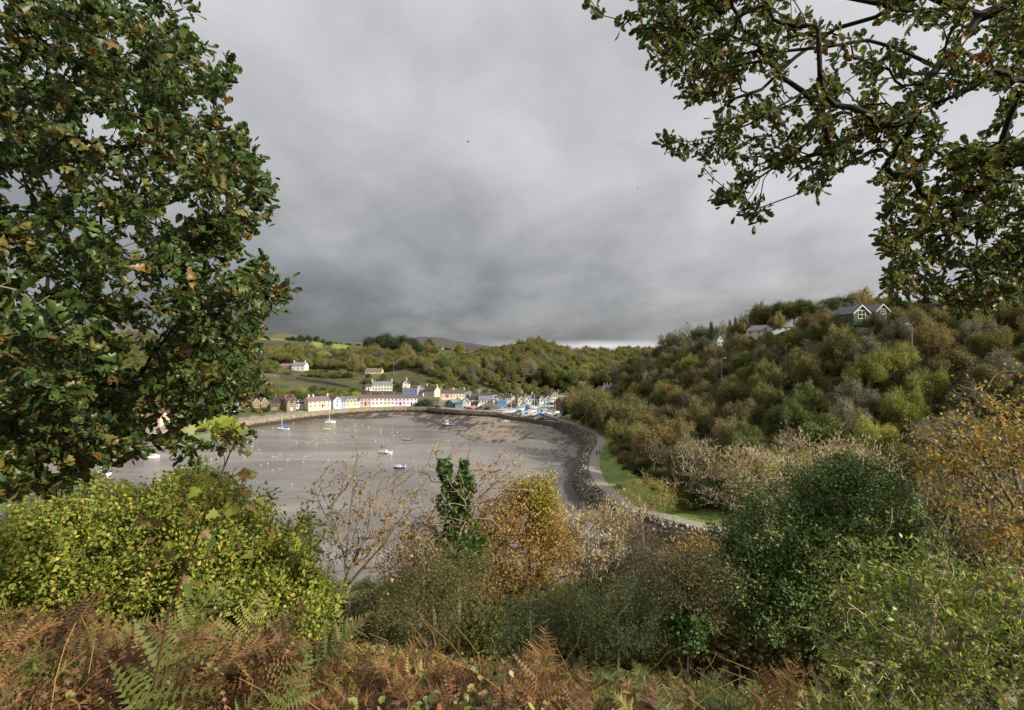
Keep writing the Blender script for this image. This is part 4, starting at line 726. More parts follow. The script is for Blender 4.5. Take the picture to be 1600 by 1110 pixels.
# ============================================================ ROCK ARMOUR
def rock_mesh(seed):
    import bmesh
    bm = bmesh.new(); bmesh.ops.create_icosphere(bm, subdivisions=2, radius=.5); rg = np.random.default_rng(seed); pl_ = [(rg.normal(size=3), rg.uniform(.28, .42)) for _ in range(9)]
    for v in bm.verts:
        c = np.array(v.co)
        for n_, d_ in pl_:
            n1 = n_/np.linalg.norm(n_); k = c@n1
            if k > d_: c = c-n1*(k-d_)
        v.co = c*np.array([1.25, .95, .8])
    me = bpy.data.meshes.new('boulder'); bm.to_mesh(me); bm.free(); return me
rockmat, nt_, b_, o_ = nodes('armour_stone'); oi = nt_.nodes.new('ShaderNodeObjectInfo'); r_ = ramp(nt_, [srgb('#5f594e'), srgb('#8f8a7c'), srgb('#7b7262'), srgb('#b5b0a4')]); nt_.links.new(oi.outputs['Random'], r_.inputs[0])
gm_ = nt_.nodes.new('ShaderNodeNewGeometry'); no_ = nt_.nodes.new('ShaderNodeTexNoise'); no_.inputs['Scale'].default_value = 4; no_.inputs['Detail'].default_value = 6; nt_.links.new(gm_.outputs['Position'], no_.inputs['Vector']); rr2 = ramp(nt_, [(.5,.5,.48,1), (1.15,1.15,1.1,1)], lo=.35, hi=.65); nt_.links.new(no_.outputs['Fac'], rr2.inputs[0])
mx_ = nt_.nodes.new('ShaderNodeMix'); mx_.data_type = 'RGBA'; mx_.blend_type = 'MULTIPLY'; mx_.inputs[0].default_value = 1; nt_.links.new(r_.outputs[0], mx_.inputs[6]); nt_.links.new(rr2.outputs[0], mx_.inputs[7])
sx_ = nt_.nodes.new('ShaderNodeSeparateXYZ'); nt_.links.new(gm_.outputs['Position'], sx_.inputs[0]); mr_ = nt_.nodes.new('ShaderNodeMapRange'); mr_.inputs['From Min'].default_value = 1.0; mr_.inputs['From Max'].default_value = 1.6; nt_.links.new(sx_.outputs[2], mr_.inputs['Value'])
m2_ = nt_.nodes.new('ShaderNodeMix'); m2_.data_type = 'RGBA'; nt_.links.new(mr_.outputs[0], m2_.inputs[0]); m2_.inputs[6].default_value = srgb('#332b21'); nt_.links.new(mx_.outputs[2], m2_.inputs[7]); nt_.links.new(m2_.outputs[2], b_.inputs['Base Color']); b_.inputs['Roughness'].default_value = .85
ROCKS = [rock_mesh(s) for s in range(6)]
for m in ROCKS: m.materials.append(rockmat)
rg = np.random.default_rng(11); strip = [tuple(p) for p in TOE[1:]]+[tuple(p) for p in PATH[::-1]]
cand = np.c_[rg.uniform(12, 62, 40000), rg.uniform(84, 285, 40000)]; ok = in_poly(cand, strip) & (seg_dist(cand, PATH) > 2.5) & (seg_dist(cand, [tuple(p) for p in TOE]) > -1); cand = cand[ok]
keep = []
for c in cand:
    if len(keep) > 4600: break
    if not keep or min((c[0]-k[0])**2+(c[1]-k[1])**2 for k in keep) >.42: keep.append(c)
keep = np.array(keep); kz = H(keep); ordr = np.argsort(keep[:, 1]); keep, kz = keep[ordr], kz[ordr]
vis = keep[:, 0]/keep[:, 1]*F+800; first = np.where((vis > 880) & (vis < 1190) & (keep[:, 1] > 96))[0][:220]
rest = np.setdiff1d(np.arange(len(keep)), first)
for i in first:
    o = link('boulder', ROCKS[int(rg.integers(6))], None, (keep[i][0], keep[i][1], kz[i]+.22)); o.rotation_euler = tuple(rg.uniform(-.5, 6, 3)); s = rg.uniform(.7, 1.1); o.scale = (s, s, s*.9)
    tag(o, 'grey weathered boulder in the rock armour below the shore path', 'boulder', 'boulders below the shore path')
FIRST_ROCKS = [o for o in COL.objects if o.name.startswith('boulder')][:6]
# ------------------------------------------------------------ scatter of stuff with geometry nodes
def scatter(name, pts, rots, scales, sources, label=None, cat=None, kind='stuff', mats=None):
    me = bpy.data.meshes.new(name); me.vertices.add(len(pts)); me.vertices.foreach_set('co', np.asarray(pts, np.float32).ravel())
    for nm, tp, d in (('rot', 'FLOAT_VECTOR', rots), ('scl', 'FLOAT', scales)):
        a = me.attributes.new(nm, tp, 'POINT'); a.data.foreach_set('vector' if tp == 'FLOAT_VECTOR' else 'value', np.asarray(d, np.float32).ravel())
    o = link(name, me); ng = bpy.data.node_groups.new(name, 'GeometryNodeTree'); ng.interface.new_socket('Geometry', in_out='INPUT', socket_type='NodeSocketGeometry'); ng.interface.new_socket('Geometry', in_out='OUTPUT', socket_type='NodeSocketGeometry')
    N = ng.nodes; Lk = ng.links; gi = N.new('NodeGroupInput'); go = N.new('NodeGroupOutput'); m2p = N.new('GeometryNodeMeshToPoints'); Lk.new(gi.outputs[0], m2p.inputs['Mesh'])
    iop = N.new('GeometryNodeInstanceOnPoints'); Lk.new(m2p.outputs[0], iop.inputs['Points']); jn = N.new('GeometryNodeJoinGeometry')
    for s in sources:
        oi = N.new('GeometryNodeObjectInfo'); oi.inputs['Object'].default_value = s; oi.inputs['As Instance'].default_value = True; Lk.new(oi.outputs['Geometry'], jn.inputs[0])
    Lk.new(jn.outputs[0], iop.inputs['Instance']); iop.inputs['Pick Instance'].default_value = True
    def at(nm, dt):
        a = N.new('GeometryNodeInputNamedAttribute'); a.data_type = dt; a.inputs['Name'].default_value = nm; return a.outputs['Attribute']
    rv = N.new('FunctionNodeRandomValue'); rv.data_type = 'INT'; rv.inputs[4].default_value = 0; rv.inputs[5].default_value = len(sources)-1; Lk.new(rv.outputs[2], iop.inputs['Instance Index'])
    e2r = N.new('FunctionNodeEulerToRotation'); Lk.new(at('rot', 'FLOAT_VECTOR'), e2r.inputs[0]); Lk.new(e2r.outputs[0], iop.inputs['Rotation']); Lk.new(at('scl', 'FLOAT'), iop.inputs['Scale']); Lk.new(iop.outputs[0], go.inputs[0])
    md = o.modifiers.new('scatter', 'NODES'); md.node_group = ng; tag(o, label, cat, None, kind); return o
scatter('rock_armour', np.c_[keep[rest], kz[rest]+.2], rg.uniform(0, 6, (len(rest), 3)), rg.uniform(.65, 1.15, len(rest)), FIRST_ROCKS, 'bank of grey boulders along the curved shore path', 'rock armour')
# ============================================================ TREES: skeletons and leaves
def skeleton(root_lines, targets, seg, rg, bias=.25, wob=.12, up=0.0):
    """grow branches from given lines to the target points; returns positions, parents, tip flags"""
    cap = 200000; pos = np.zeros((cap, 3)); par = np.full(cap, -1, int); plen = np.zeros(cap); tip = np.zeros(cap, bool); n = 0
    dirs = np.zeros((cap, 3))
    first = True
    for ln in root_lines:
        ln = [np.array(p, float) for p in ln]; pts = [ln[0]]
        for a, b in zip(ln[:-1], ln[1:]):
            k = max(1, int(np.linalg.norm(b-a)/seg)); pts += [a+(b-a)*(j+1)/k for j in range(k)]
        if first: p0 = -1; pos[n] = pts[0]; dirs[n] = (0, 0, 1); prev = n; n += 1; first = False
        else:
            j = int(np.argmin(((pos[:n]-pts[0])**2).sum(1))); prev = j
            if np.linalg.norm(pos[j]-pts[0]) > seg*.5: pts = [pts[0]]+pts
        for q in pts[1:]:
            pos[n] = q; par[n] = prev; d = q-pos[prev]; plen[n] = plen[prev]+np.linalg.norm(d); dirs[n] = d/(np.linalg.norm(d)+1e-9); prev = n; n += 1
        tip[prev] = True
    targets = np.asarray(targets); o = np.argsort(((targets-pos[:n].mean(0))**2).sum(1)+rg.uniform(0, 1, len(targets))*.0)
    for t in targets[o]:
        dv = t-pos[:n]; ds = np.sqrt((dv**2).sum(1)); cos = (dv*dirs[:n]).sum(1)/(ds+1e-9)
        cost = ds*(1+.45*(1-cos))+bias*plen[:n]; j = int(np.argmin(cost)); d = ds[j]
        if d < seg*.3: continue
        k = max(1, int(round(d/seg))); ctl = pos[j]+dirs[j]*d*.4+np.array([0, 0, up*d])+rg.normal(size=3)*wob*d; prev = j
        for i in range(1, k+1):
            u = i/k; q = pos[j]*(1-u)**2+2*ctl*u*(1-u)+t*u*u
            if i < k: q = q+rg.normal(size=3)*wob*seg*.6
            pos[n] = q; par[n] = prev; dd = q-pos[prev]; L = np.linalg.norm(dd); plen[n] = plen[prev]+L; dirs[n] = dd/(L+1e-9); prev = n; n += 1
        tip[prev] = True
    return pos[:n], par[:n], tip[:n], dirs[:n]
def tubes(pos, par, r_tip, p=2.3, rmax=None, thick=1.0):
    n = len(pos); cnt = np.zeros(n); ch = [[] for _ in range(n)]
    for i in range(n):
        if par[i] >= 0: ch[par[i]].append(i)
    for i in range(n-1, -1, -1):
        if not ch[i]: cnt[i] = 1
        if par[i] >= 0: cnt[par[i]] += cnt[i]
    rad = r_tip*cnt**(1/p)*thick
    if rmax: rad = np.minimum(rad, rmax)
    vs = []; quads = []; base = 0; done = np.zeros(n, bool); starts = [i for i in range(n) if par[i] < 0]
    stack = [(s, None) for s in starts]
    while stack:
        s, pr = stack.pop(); chain = [] if pr is None else [pr]; i = s
        while True:
            chain.append(i)
            if not ch[i]: break
            c = max(ch[i], key=lambda q: cnt[q])
            for q in ch[i]:
                if q != c: stack.append((q, i))
            i = c
        if len(chain) < 2: continue
        P_ = pos[chain]; rr = rad[chain].copy()
        if pr is not None: rr[0] = min(rr[0], rr[1]*1.15)
        m = 3 if rr[0] < .012 or rr.max() < r_tip*4 else (5 if rr[0] < r_tip*14 else 8)
        t = np.gradient(P_, axis=0); t /= np.linalg.norm(t, axis=1)[:, None]+1e-9
        ref = np.array([.3, .9, .25]) if abs(t[0][1]) < .8 else np.array([1., .1, .2]); a = np.cross(t, ref); a /= np.linalg.norm(a, axis=1)[:, None]+1e-9; b = np.cross(t, a)
        th = np.arange(m)*2*np.pi/m; ring = P_[:, None, :]+(a[:, None, :]*np.cos(th)[None, :, None]+b[:, None, :]*np.sin(th)[None, :, None])*rr[:, None, None]
        vs.append(ring.reshape(-1, 3)); k = len(chain); I, J = np.meshgrid(np.arange(k-1), np.arange(m), indexing='ij'); J2 = (J+1) % m
        quads.append(np.stack([base+I*m+J, base+I*m+J2, base+(I+1)*m+J2, base+(I+1)*m+J], -1).reshape(-1, 4)); base += k*m
    return np.concatenate(vs), np.concatenate(quads), rad
# leaf outlines: x = along the leaf, y = across, z = lift; faces
def T_(v, f): return np.array(v, float), [np.array(x, int) for x in f]
DIAMOND = T_([(0,0,0), (.5,.28,.06), (1,0,-.03), (.5,-.28,.06)], [[(0,1,2,3)]])
BLADE = T_([(0,0,0), (.35,.12,.03), (1,0,-.05), (.35,-.12,.03)], [[(0,1,2,3)]])
OVATE = T_([(0,0,0), (.3,.3,.07), (.68,.26,.06), (1,0,-.08), (.68,-.26,.06), (.3,-.3,.07)], [[(0,1,2,3), (0,3,4,5)]])
_ok = [(0,0), (.16,.07), (.27,.17), (.36,.12), (.48,.27), (.56,.18), (.7,.31), (.76,.19), (.9,.2), (1,.0)]
_ov = [(x, y, .35*abs(y)) for x, y in _ok]+[(x, -y, .35*abs(y)) for x, y in _ok[1:-1]][::-1]
_n9 = len(_ok)
OAK = T_(_ov+[(.28,0,0), (.55,0,-.01), (.8,0,-.03)], [[(0,1,18), (0,18,17), (1,2,18), (18,16,17), (9,8,20), (9,20,10), (8,7,20), (20,11,10)], [(2,3,4,19), (18,2,19,19)][0:1], [(18,2,19), (18,19,16), (19,4,5), (19,14,15), (19,13,14)], [(19,5,6,20), (19,20,12,13), (16,19,14,15)][0:2], [(20,6,7), (20,11,12), (16,19,15)]])
_m = [(0,0), (.1,.28), (.02,.52), (.32,.38), (.5,.5), (.56,.22), (.78,.26), (1,0)]
MAPLE = T_([(x, y, .2*abs(y)) for x, y in _m]+[(x, -y, .2*abs(y)) for x, y in _m[1:-1]][::-1], [[(0,1,3), (1,2,3), (3,4,5), (0,3,5), (5,6,7), (0,5,7), (0,7,9), (9,7,8), (0,9,11), (9,10,11), (0,11,13), (11,12,13)]])
def leaves(P_, D_, N_, S_, tpl, rg, curl=.0):
    v, fs = tpl; n = len(P_); D_ = D_/(np.linalg.norm(D_, axis=1)[:, None]+1e-9); A = np.cross(N_, D_); A /= np.linalg.norm(A, axis=1)[:, None]+1e-9; N2 = np.cross(D_, A); S_ = np.asarray(S_).reshape(-1, 1, 1)
    wv = rg.uniform(.75, 1.2, (n, 1, 1)); cz = rg.normal(size=(n, 1, 1))*curl
    vv = v[None]; z = vv[..., 2:3]-cz*vv[..., 0:1]**2
    out = P_[:, None, :]+S_*(vv[..., 0:1]*D_[:, None, :]+vv[..., 1:2]*wv*A[:, None, :]+z*N2[:, None, :])
    off = (np.arange(n)*len(v))[:, None, None]; return out.reshape(-1, 3), [(f[None]+off).reshape(-1, f.shape[1]) for f in fs]
def merge(parts):
    vs = []; fs = {}; b = 0
    for v, fl in parts:
        vs.append(v)
        for f in fl: fs.setdefault(f.shape[1], []).append(f+b)
        b += len(v)
    return np.concatenate(vs), [np.concatenate(x) for x in fs.values()]
def tip_leaves(pos, par, tip, dirs, per, size, tpl, rg, spread=.25, along=.35, droop=-.1, flatn=.8, curl=.15, sel=1.0, outc=None):
    ids = np.where(tip)[0]
    if sel < 1: ids = ids[rg.uniform(size=len(ids)) < sel]
    rp = np.repeat(ids, per); n = len(rp); u = rg.uniform(0, 1, n)[:, None]; d = dirs[rp]
    p = pos[rp]-d*u*along+rg.normal(size=(n, 3))*spread
    D = d*.8+rg.normal(size=(n, 3))*.8+np.array([0, 0, droop]); N = rg.normal(size=(n, 3))*(1-flatn*.5)+np.array([0, 0, flatn])
    if outc is not None: o = p-outc; o /= np.linalg.norm(o, axis=1)[:, None]+1e-9; N = N*.9+o*.5
    return leaves(p, D, N, size*rg.uniform(.6, 1.25, n), tpl, rg, curl)
bark = flat('bark', '#5d5245', .9, .25, 6, .4); bark_pale = flat('bark_pale', '#a08f75', .85, .22, 7, .3); bark_dark = flat('bark_dark', '#3b342a', .9, .3, 8, .4); bark_grey = flat('bark_grey', '#8a8272', .9, .2, 7, .3)
def blobs(rg, n, c, r, H0):
    """points filling a lumpy crown: lobes round the crown's outside plus filling"""
    c = np.array(c, float); r = np.array(r, float); nl = 15+int(rg.integers(6)); L = []
    for k in range(nl):
        v = rg.normal(size=3); v[2] = abs(v[2])*.9-.25; v /= np.linalg.norm(v); L.append((c+v*r*rg.uniform(.42, .8), rg.uniform(.22, .46)*(1+.35*rg.normal(size=3)*.6)))
    out = []
    for k in range(n):
        lc, lr = L[int(rg.integers(nl))]; v = rg.normal(size=3); v /= np.linalg.norm(v); v *= rg.uniform(.4, 1.15)**.5; q = lc+v*r*lr
        if q[2] > H0: out.append(q)
    return np.array(out), c
# ---- prototypes for the wooded hillsides, about 9 m tall, base at the origin
LM = {
 'olive': leafmat('leaf_olive', ['#505226', '#6c6d33', '#85823c', '#5f6130', '#968c45']),
 'brown': leafmat('leaf_brown', ['#645e38', '#7a7142', '#8e824a', '#5a5736', '#998b52']),
 'russet': leafmat('leaf_russet', ['#7f703e', '#917f46', '#72683a', '#9f8a50', '#6c6438']),
 'green': leafmat('leaf_green', ['#435124', '#5b692e', '#6f7a36', '#4a5929', '#828543']),
 'lime': leafmat('leaf_lime', ['#76802f', '#8f973a', '#a3a347', '#6b7430', '#b0a94f']),
 'dark': leafmat('leaf_dark', ['#2c391f', '#3b4a27', '#4a5830', '#334226', '#566238'], objvar=.15),
 'grey': leafmat('leaf_grey', ['#5b5a42', '#77735a', '#8a8468', '#67634b', '#989074']),
 'gold': leafmat('leaf_gold', ['#857a38', '#94873e', '#787234', '#a08f46', '#6f6c34'])}
PROTO = {}
def make_tree_proto(kind, seed):
    rg = np.random.default_rng(seed)
    if kind == 'round':
        t, c = blobs(rg, 560, (0, 0, 4.8), (4.3, 4.3, 4.6), .35); pos, par, tip, di = skeleton([[(0,0,-1.5), (.1,0,1.2), (.2,.1,3)]], t, .7, rg, .22, .16, .1); v, q, _ = tubes(pos, par, .02, 2.2); lv = tip_leaves(pos, par, tip, di, 32, .31, DIAMOND, rg, .5, .8, 0, .5, .2, outc=c)
    elif kind == 'spray':   # half bare autumn tree: many upright fine twigs
        t, c = blobs(rg, 760, (0, 0, 4.9), (4.4, 4.4, 4.9), .3); t[:, 2] += rg.exponential(.35, len(t)); pos, par, tip, di = skeleton([[(0,0,-1.5), (0,.1,.6)], [(0,.1,.6), (1.2,0,3.4)], [(0,.1,.6), (-1.1,.4,3.4)], [(0,.1,.6), (.1,-1.1,3.8)]], t, .8, rg, .14, .05, .35); v, q, _ = tubes(pos, par, .034, 2.1)
        di2 = di*.7+np.array([0,0,.6]); lv = tip_leaves(pos, par, tip, di2, 22, .42, BLADE, rg, .3, 1.1, 1.0, .2, .1, outc=c)
    elif kind == 'bare':
        t, c = blobs(rg, 620, (0, 0, 5.6), (3.7, 3.7, 4.4), 1.2); pos, par, tip, di = skeleton([[(0,0,-1.5), (0,.1,1.2)], [(0,.1,1.2), (.8,0,4)], [(0,.1,1.2), (-.7,.3,4)], [(0,0,1.2), (.1,-.7,4.5)]], t, .6, rg, .1, .12, .3); v, q, _ = tubes(pos, par, .028, 2.1); lv = tip_leaves(pos, par, tip, di, 3, .3, BLADE, rg, .2, .5, .4, .2, .1)
    elif kind == 'bush':
        t, c = blobs(rg, 380, (0, 0, 1.6), (2.8, 2.8, 2.3), .1); pos, par, tip, di = skeleton([[(0,0,-1), (0,0,.4)]], t, .5, rg, .15, .15, .1); v, q, _ = tubes(pos, par, .02, 2.3); lv = tip_leaves(pos, par, tip, di, 30, .22, DIAMOND, rg, .3, .4, 0, .5, .2, outc=c)
    elif kind == 'pine':    # flat topped, layered plates
        t = []
        for k in range(16):
            zc = rg.uniform(4.2, 9); R0 = 4.2*(1-abs(zc-6.3)/5.5); a = rg.uniform(0, 6.28); rr = R0*rg.uniform(.2, .8); cx, cy = rr*math.cos(a), rr*math.sin(a)
            for j in range(26): t.append((cx+rg.normal()*1.0, cy+rg.normal()*1.0, zc+rg.normal()*.16))
        c = np.array((0,0,6)); pos, par, tip, di = skeleton([[(0,0,-1.5), (.2,0,3), (.1,.3,8)]], np.array(t), .7, rg, .1, .08, .0); v, q, _ = tubes(pos, par, .022, 2.2); lv = tip_leaves(pos, par, tip, di, 18, .36, BLADE, rg, .26, .4, .3, .6, .1)
    elif kind == 'spire':
        t = [];
        for k in range(520): z = rg.uniform(1, 10)**1.0; R0 = 2.1*(1-z/10.6)+.1; a = rg.uniform(0, 6.28); r0 = R0*rg.uniform(.3, 1); t.append((r0*math.cos(a), r0*math.sin(a), z))
        c = np.array((0,0,4)); pos, par, tip, di = skeleton([[(0,0,-1.5), (0,0,10.2)]], np.array(t), .6, rg, .0, .06, -.05); v, q, _ = tubes(pos, par, .016, 2.3); lv = tip_leaves(pos, par, tip, di, 14, .3, BLADE, rg, .2, .35, -.2, .5, .1)
    tr = np_mesh('trunk', v, [q], True); lm = np_mesh('crown', lv[0], lv[1]); return tr, lm
for k_, n_ in (('round', 3), ('spray', 3), ('bare', 2), ('bush', 2), ('pine', 2), ('spire', 1)): PROTO[k_] = [make_tree_proto(k_, 40+i*7+len(k_)*100) for i in range(n_)]
_tm = {}
def proto(kind, i, lk, bk):
    key = (kind, i, lk, bk)
    if key not in _tm:
        tr, lm = PROTO[kind][i]; a = tr.copy(); b = lm.copy(); a.materials.append(bk); b.materials.append(LM[lk]); _tm[key] = (a, b)
    return _tm[key]
TREES = []   # (object, kind words, px, py, D)
KW = {('round','olive'):'olive broadleaf tree', ('round','brown'):'brown broadleaf tree', ('round','russet'):'russet broadleaf tree', ('round','green'):'green broadleaf tree', ('round','lime'):'yellow-green broadleaf tree', ('round','gold'):'golden yellow tree', ('round','grey'):'grey-green willow tree', ('round','dark'):'dark evergreen tree',
 ('spray','olive'):'thinning olive tree', ('spray','brown'):'twiggy brown tree', ('spray','russet'):'twiggy russet tree', ('spray','green'):'thinning green tree', ('spray','lime'):'thinning yellow-green tree', ('spray','gold'):'thinning golden tree', ('spray','grey'):'twiggy grey tree',
 ('bare','grey'):'bare grey tree', ('bare','brown'):'bare brown tree', ('bush','green'):'green bush', ('bush','dark'):'dark green bush', ('bush','olive'):'olive bush', ('bush','lime'):'yellow-green bush', ('bush','gold'):'yellow gorse bush', ('bush','russet'):'rusty bramble bush', ('bush','brown'):'brown bush', ('pine','dark'):'flat topped dark pine', ('spire','dark'):'narrow dark conifer'}
def tree(x, y, kind, lk, s, rg, group, z=None, sz=1.0, bk=None):
    i = int(rg.integers(len(PROTO[kind]))); bk = bk or (bark_grey if kind in ('bare', 'spray') else bark); tr, lm = proto(kind, i, lk, bk); z = hz(x, y) if z is None else z
    nm = {'round': 'broadleaf_tree', 'spray': 'broadleaf_tree', 'bare': 'bare_tree', 'bush': 'bush', 'pine': 'pine_tree', 'spire': 'conifer_tree'}[kind]
    if lk == 'dark' and kind == 'round': nm = 'evergreen_tree'
    r = empty(nm, (x, y, z-.1), rg.uniform(0, 6.28)); r.scale = (s*rg.uniform(.8, 1.25), s*rg.uniform(.8, 1.25), s*sz); r.rotation_euler[0] = rg.normal()*.06; r.rotation_euler[1] = rg.normal()*.06; link('trunk', tr, r); link('crown', lm, r)
    h = 9*s*sz*(.42 if kind == 'bush' else 1); TREES.append((r, KW[(kind, lk)], x/y*F+800, HZ-(z+h*.6-CH)/y*F, y, group)); r['category'] = 'bush' if kind == 'bush' else 'tree'; r['group'] = group
    return r
rg = np.random.default_rng(5)
GH = 'trees on the right hillside'; GF = 'trees on the hill behind the town'
# --- right hillside: dart throwing
HILL = [(43,113),(48,108),(70,104),(110,102),(150,104),(205,150),(215,190),(160,186),(128,182),(112,176),(126,196),(150,215),(124,236),(120,250),(118,292),(116,322),(108,342),(96,378),(84,400),(62,330),(47,285),(41,262),(48,225),(47,198),(37,184),(33.5,168),(32.5,150),(34,134),(38,120)]
pts = []
LAMPS = [(974,290),(1127,200),(1228,188),(1425,140)]
cand = np.c_[rg.uniform(30, 216, 9000), rg.uniform(100, 402, 9000)]; cand = cand[in_poly(cand, HILL)]
for c in cand:
    s_ = 6.5+.012*c[1]
    if any((c[0]-p[0])**2+(c[1]-p[1])**2 < s_*s_ for p in pts): continue
    px = c[0]/c[1]*F+800
    if px > 1640: continue
    if any(abs(px-lx) < 9 and LD-26 < c[1] < LD+2 for lx, LD in LAMPS): continue
    pts.append(c)
pts = np.array(pts); pz = H(pts); px_ = pts[:, 0]/pts[:, 1]*F+800
# things that must stay in view: tree tops may not rise above these sightlines
VIEW = [(964,984,620,290),(1117,1137,592,200),(1218,1238,570,188),(1415,1435,537,140),(1328,1395,493,171),(1446,1476,487,190),(1160,1196,525,253),(1202,1246,518,239),(1118,1134,541,300),(936,960,612,350),(868,906,662,290),(925,944,700,190),(925,975,745,170)]
for (x, y), z, px in zip(pts, pz, px_):
    smax = 9.5
    for a, b, yl, D in VIEW:
        if a-14 < px < b+14 and y < D-1: smax = min(smax, CH-(yl-HZ)/F*y-z)
    edge = seg_dist(np.array([[x, y]]), PATH)[0]
    n_ = float(fbm(np.array([[x/25, y/25]]), 3, 8)[0]); u = rg.uniform(); h = rg.uniform(7.5, 14.0)+(2.5 if y < 210 and x < 95 else 0)
    if y > 240: h *= .85
    if edge < 12: h *= .8
    h = min(h, smax)
    if h < 1.2: continue
    if h < 3.6: tree(x, y, 'bush', rg.choice(['green', 'olive', 'dark', 'lime', 'brown']), h/3.8, rg, 'bushes on the right hillside', z); continue
    m_ = n_+rg.normal()*.035
    if m_ > .09: l = 'russet' if u < .5 else 'brown'
    elif m_ > -.01: l = 'brown' if u < .75 else 'olive'
    elif m_ > -.1: l = 'olive' if u < .75 else 'lime'
    else: l = 'green' if u < .8 else 'dark'
    k = 'spray' if rg.uniform() < .62 else 'round'
    if l == 'dark': k = 'round'
    if rg.uniform() < .07: k, l = 'bare', 'grey'
    elif rg.uniform() < .03: k, l = 'round', 'gold'
    elif rg.uniform() < .04: k, l = 'spray', 'grey'
    if 1330 < px < 1470 and y < 150 and u > .3: k, l = 'spray', rg.choice(['lime', 'grey', 'lime'])
    if y > 255 and px < 1130: k, l = rg.choice(['spray', 'bare', 'round']), rg.choice(['grey', 'olive', 'brown']); l = 'grey' if k == 'bare' else l
    tree(x, y, str(k), str(l), h/9.3*1.15, rg, GH, z, 1.0)
HU = [(x, y) for x, y in HILL]
def fill(name, region, sp, kinds, size, label, seed): wood(name, region, sp, kinds, size, label, [(a, b, yl, D) for a, b, yl, D in VIEW[:10]], seed)
# understory along the wood's foot and in gaps
for k in range(60):
    i = rg.integers(len(PATH)-14); p = PATH[int(i)]; 
    a = np.array(PATH[int(i)+1])-np.array(p); a = a/np.linalg.norm(a); nr = np.array([-a[1], a[0]]); q = np.array(p)[:2]+nr*rg.uniform(9.5, 14)
    if q[0] < 40 and q[1] < 112: continue
    px = q[0]/q[1]*F+800; py = HZ+(CH-4)*F/q[1]
    if px > 1230: continue
    if q[1] > 140 and seg_dist(np.array([q]), PATH)[0] < 8: continue
    tree(q[0], q[1], 'bush', str(rg.choice(['russet', 'green', 'dark', 'olive', 'russet', 'brown'])), rg.uniform(.55, .95), rg, 'bushes along the shore path')
# skyline trees on the right ridge
SKY = [(1010,566,385,'pine','dark',14),(1030,558,365,'spray','grey',16),(1048,552,350,'spray','brown',15),(1062,546,340,'bare','grey',20),(1078,542,335,'bare','grey',23),(1090,540,330,'bare','grey',19),(1102,538,325,'round','grey',16),(1115,540,312,'spire','dark',26),(1127,536,316,'bare','grey',20),(1139,533,300,'spire','dark',20),(1150,530,290,'spire','dark',22),(1158,528,285,'round','brown',18),(1170,520,272,'bare','grey',26),(1184,518,268,'spray','grey',26),
 (1196,514,262,'round','olive',26),(1212,512,256,'round','dark',24),(1228,510,256,'round','olive',27),(1240,508,252,'round','brown',27),(1254,508,250,'round','dark',24),(1268,506,246,'round','green',22),(1290,502,200,'pine','dark',32),(1304,502,205,'pine','dark',36),(1322,500,202,'pine','dark',34),(1340,492,215,'round','brown',24),(1356,490,215,'round','olive',25),(1372,488,212,'round','brown',26),(1390,488,205,'round','olive',28),(1405,492,190,'round','dark',24),(1420,490,188,'round','green',22),(1436,488,186,'bush','olive',12),
 (1480,480,205,'round','olive',22),(1500,478,200,'bare','grey',30),(1520,476,196,'spray','olive',24),(1540,474,192,'round','green',18),(1575,470,180,'bare','grey',34),(1596,472,175,'bare','grey',40),(1460,500,178,'bush','green',14),(1490,505,170,'bush','olive',20),(1530,505,165,'round','olive',24),(1570,505,160,'round','green',30)]
for px, py, D, k, l, hp in SKY:
    q = P(px, py, D); z0 = min(hz(q[0], q[1]), q[2]); h = (hp+(15 if 1040 < px < 1280 else 0))/F*D+q[2]-z0; tree(q[0], q[1], k, l, h/(3.8 if k == 'bush' else 9.3 if k != 'spire' else 10.5), rg, 'trees on the right skyline', z=z0)
# special trees low on the hillside
for px, py, D, k, l, hp, bk_ in [(1060,775,121,'bare','grey',92,bark_pale),(1086,795,116,'bare','grey',105,bark_pale),(1072,800,114,'bush','green',24,None),(1095,800,113,'round','dark',50,None),(1010,735,150,'bush','dark',30,None),(960,702,190,'round','dark',38,None),(1020,720,140,'round','russet',80,None),(998,600,255,'round','gold',30,None),(1040,600,215,'round','russet',42,None),
   (985,690,185,'spray','brown',75,None),(918,664,246,'spray','brown',60,None),(905,662,262,'spray','olive',54,None),(938,668,232,'spray','olive',58,None),(928,666,236,'bush','russet',14,None),(912,663,250,'bush','brown',13,None),(900,661,262,'bush','green',11,None),(942,672,220,'bush','russet',16,None),(950,676,222,'spray','brown',50,None),(893,659,270,'round','olive',38,None),(1160,640,150,'bush','grey' if False else 'green',20,None)]:
    q = P(px, py, D); h = hp/F*D; tree(q[0], q[1], k, l, h/(3.8 if k == 'bush' else 9.3), rg, 'trees above the shore path', bk=bk_)
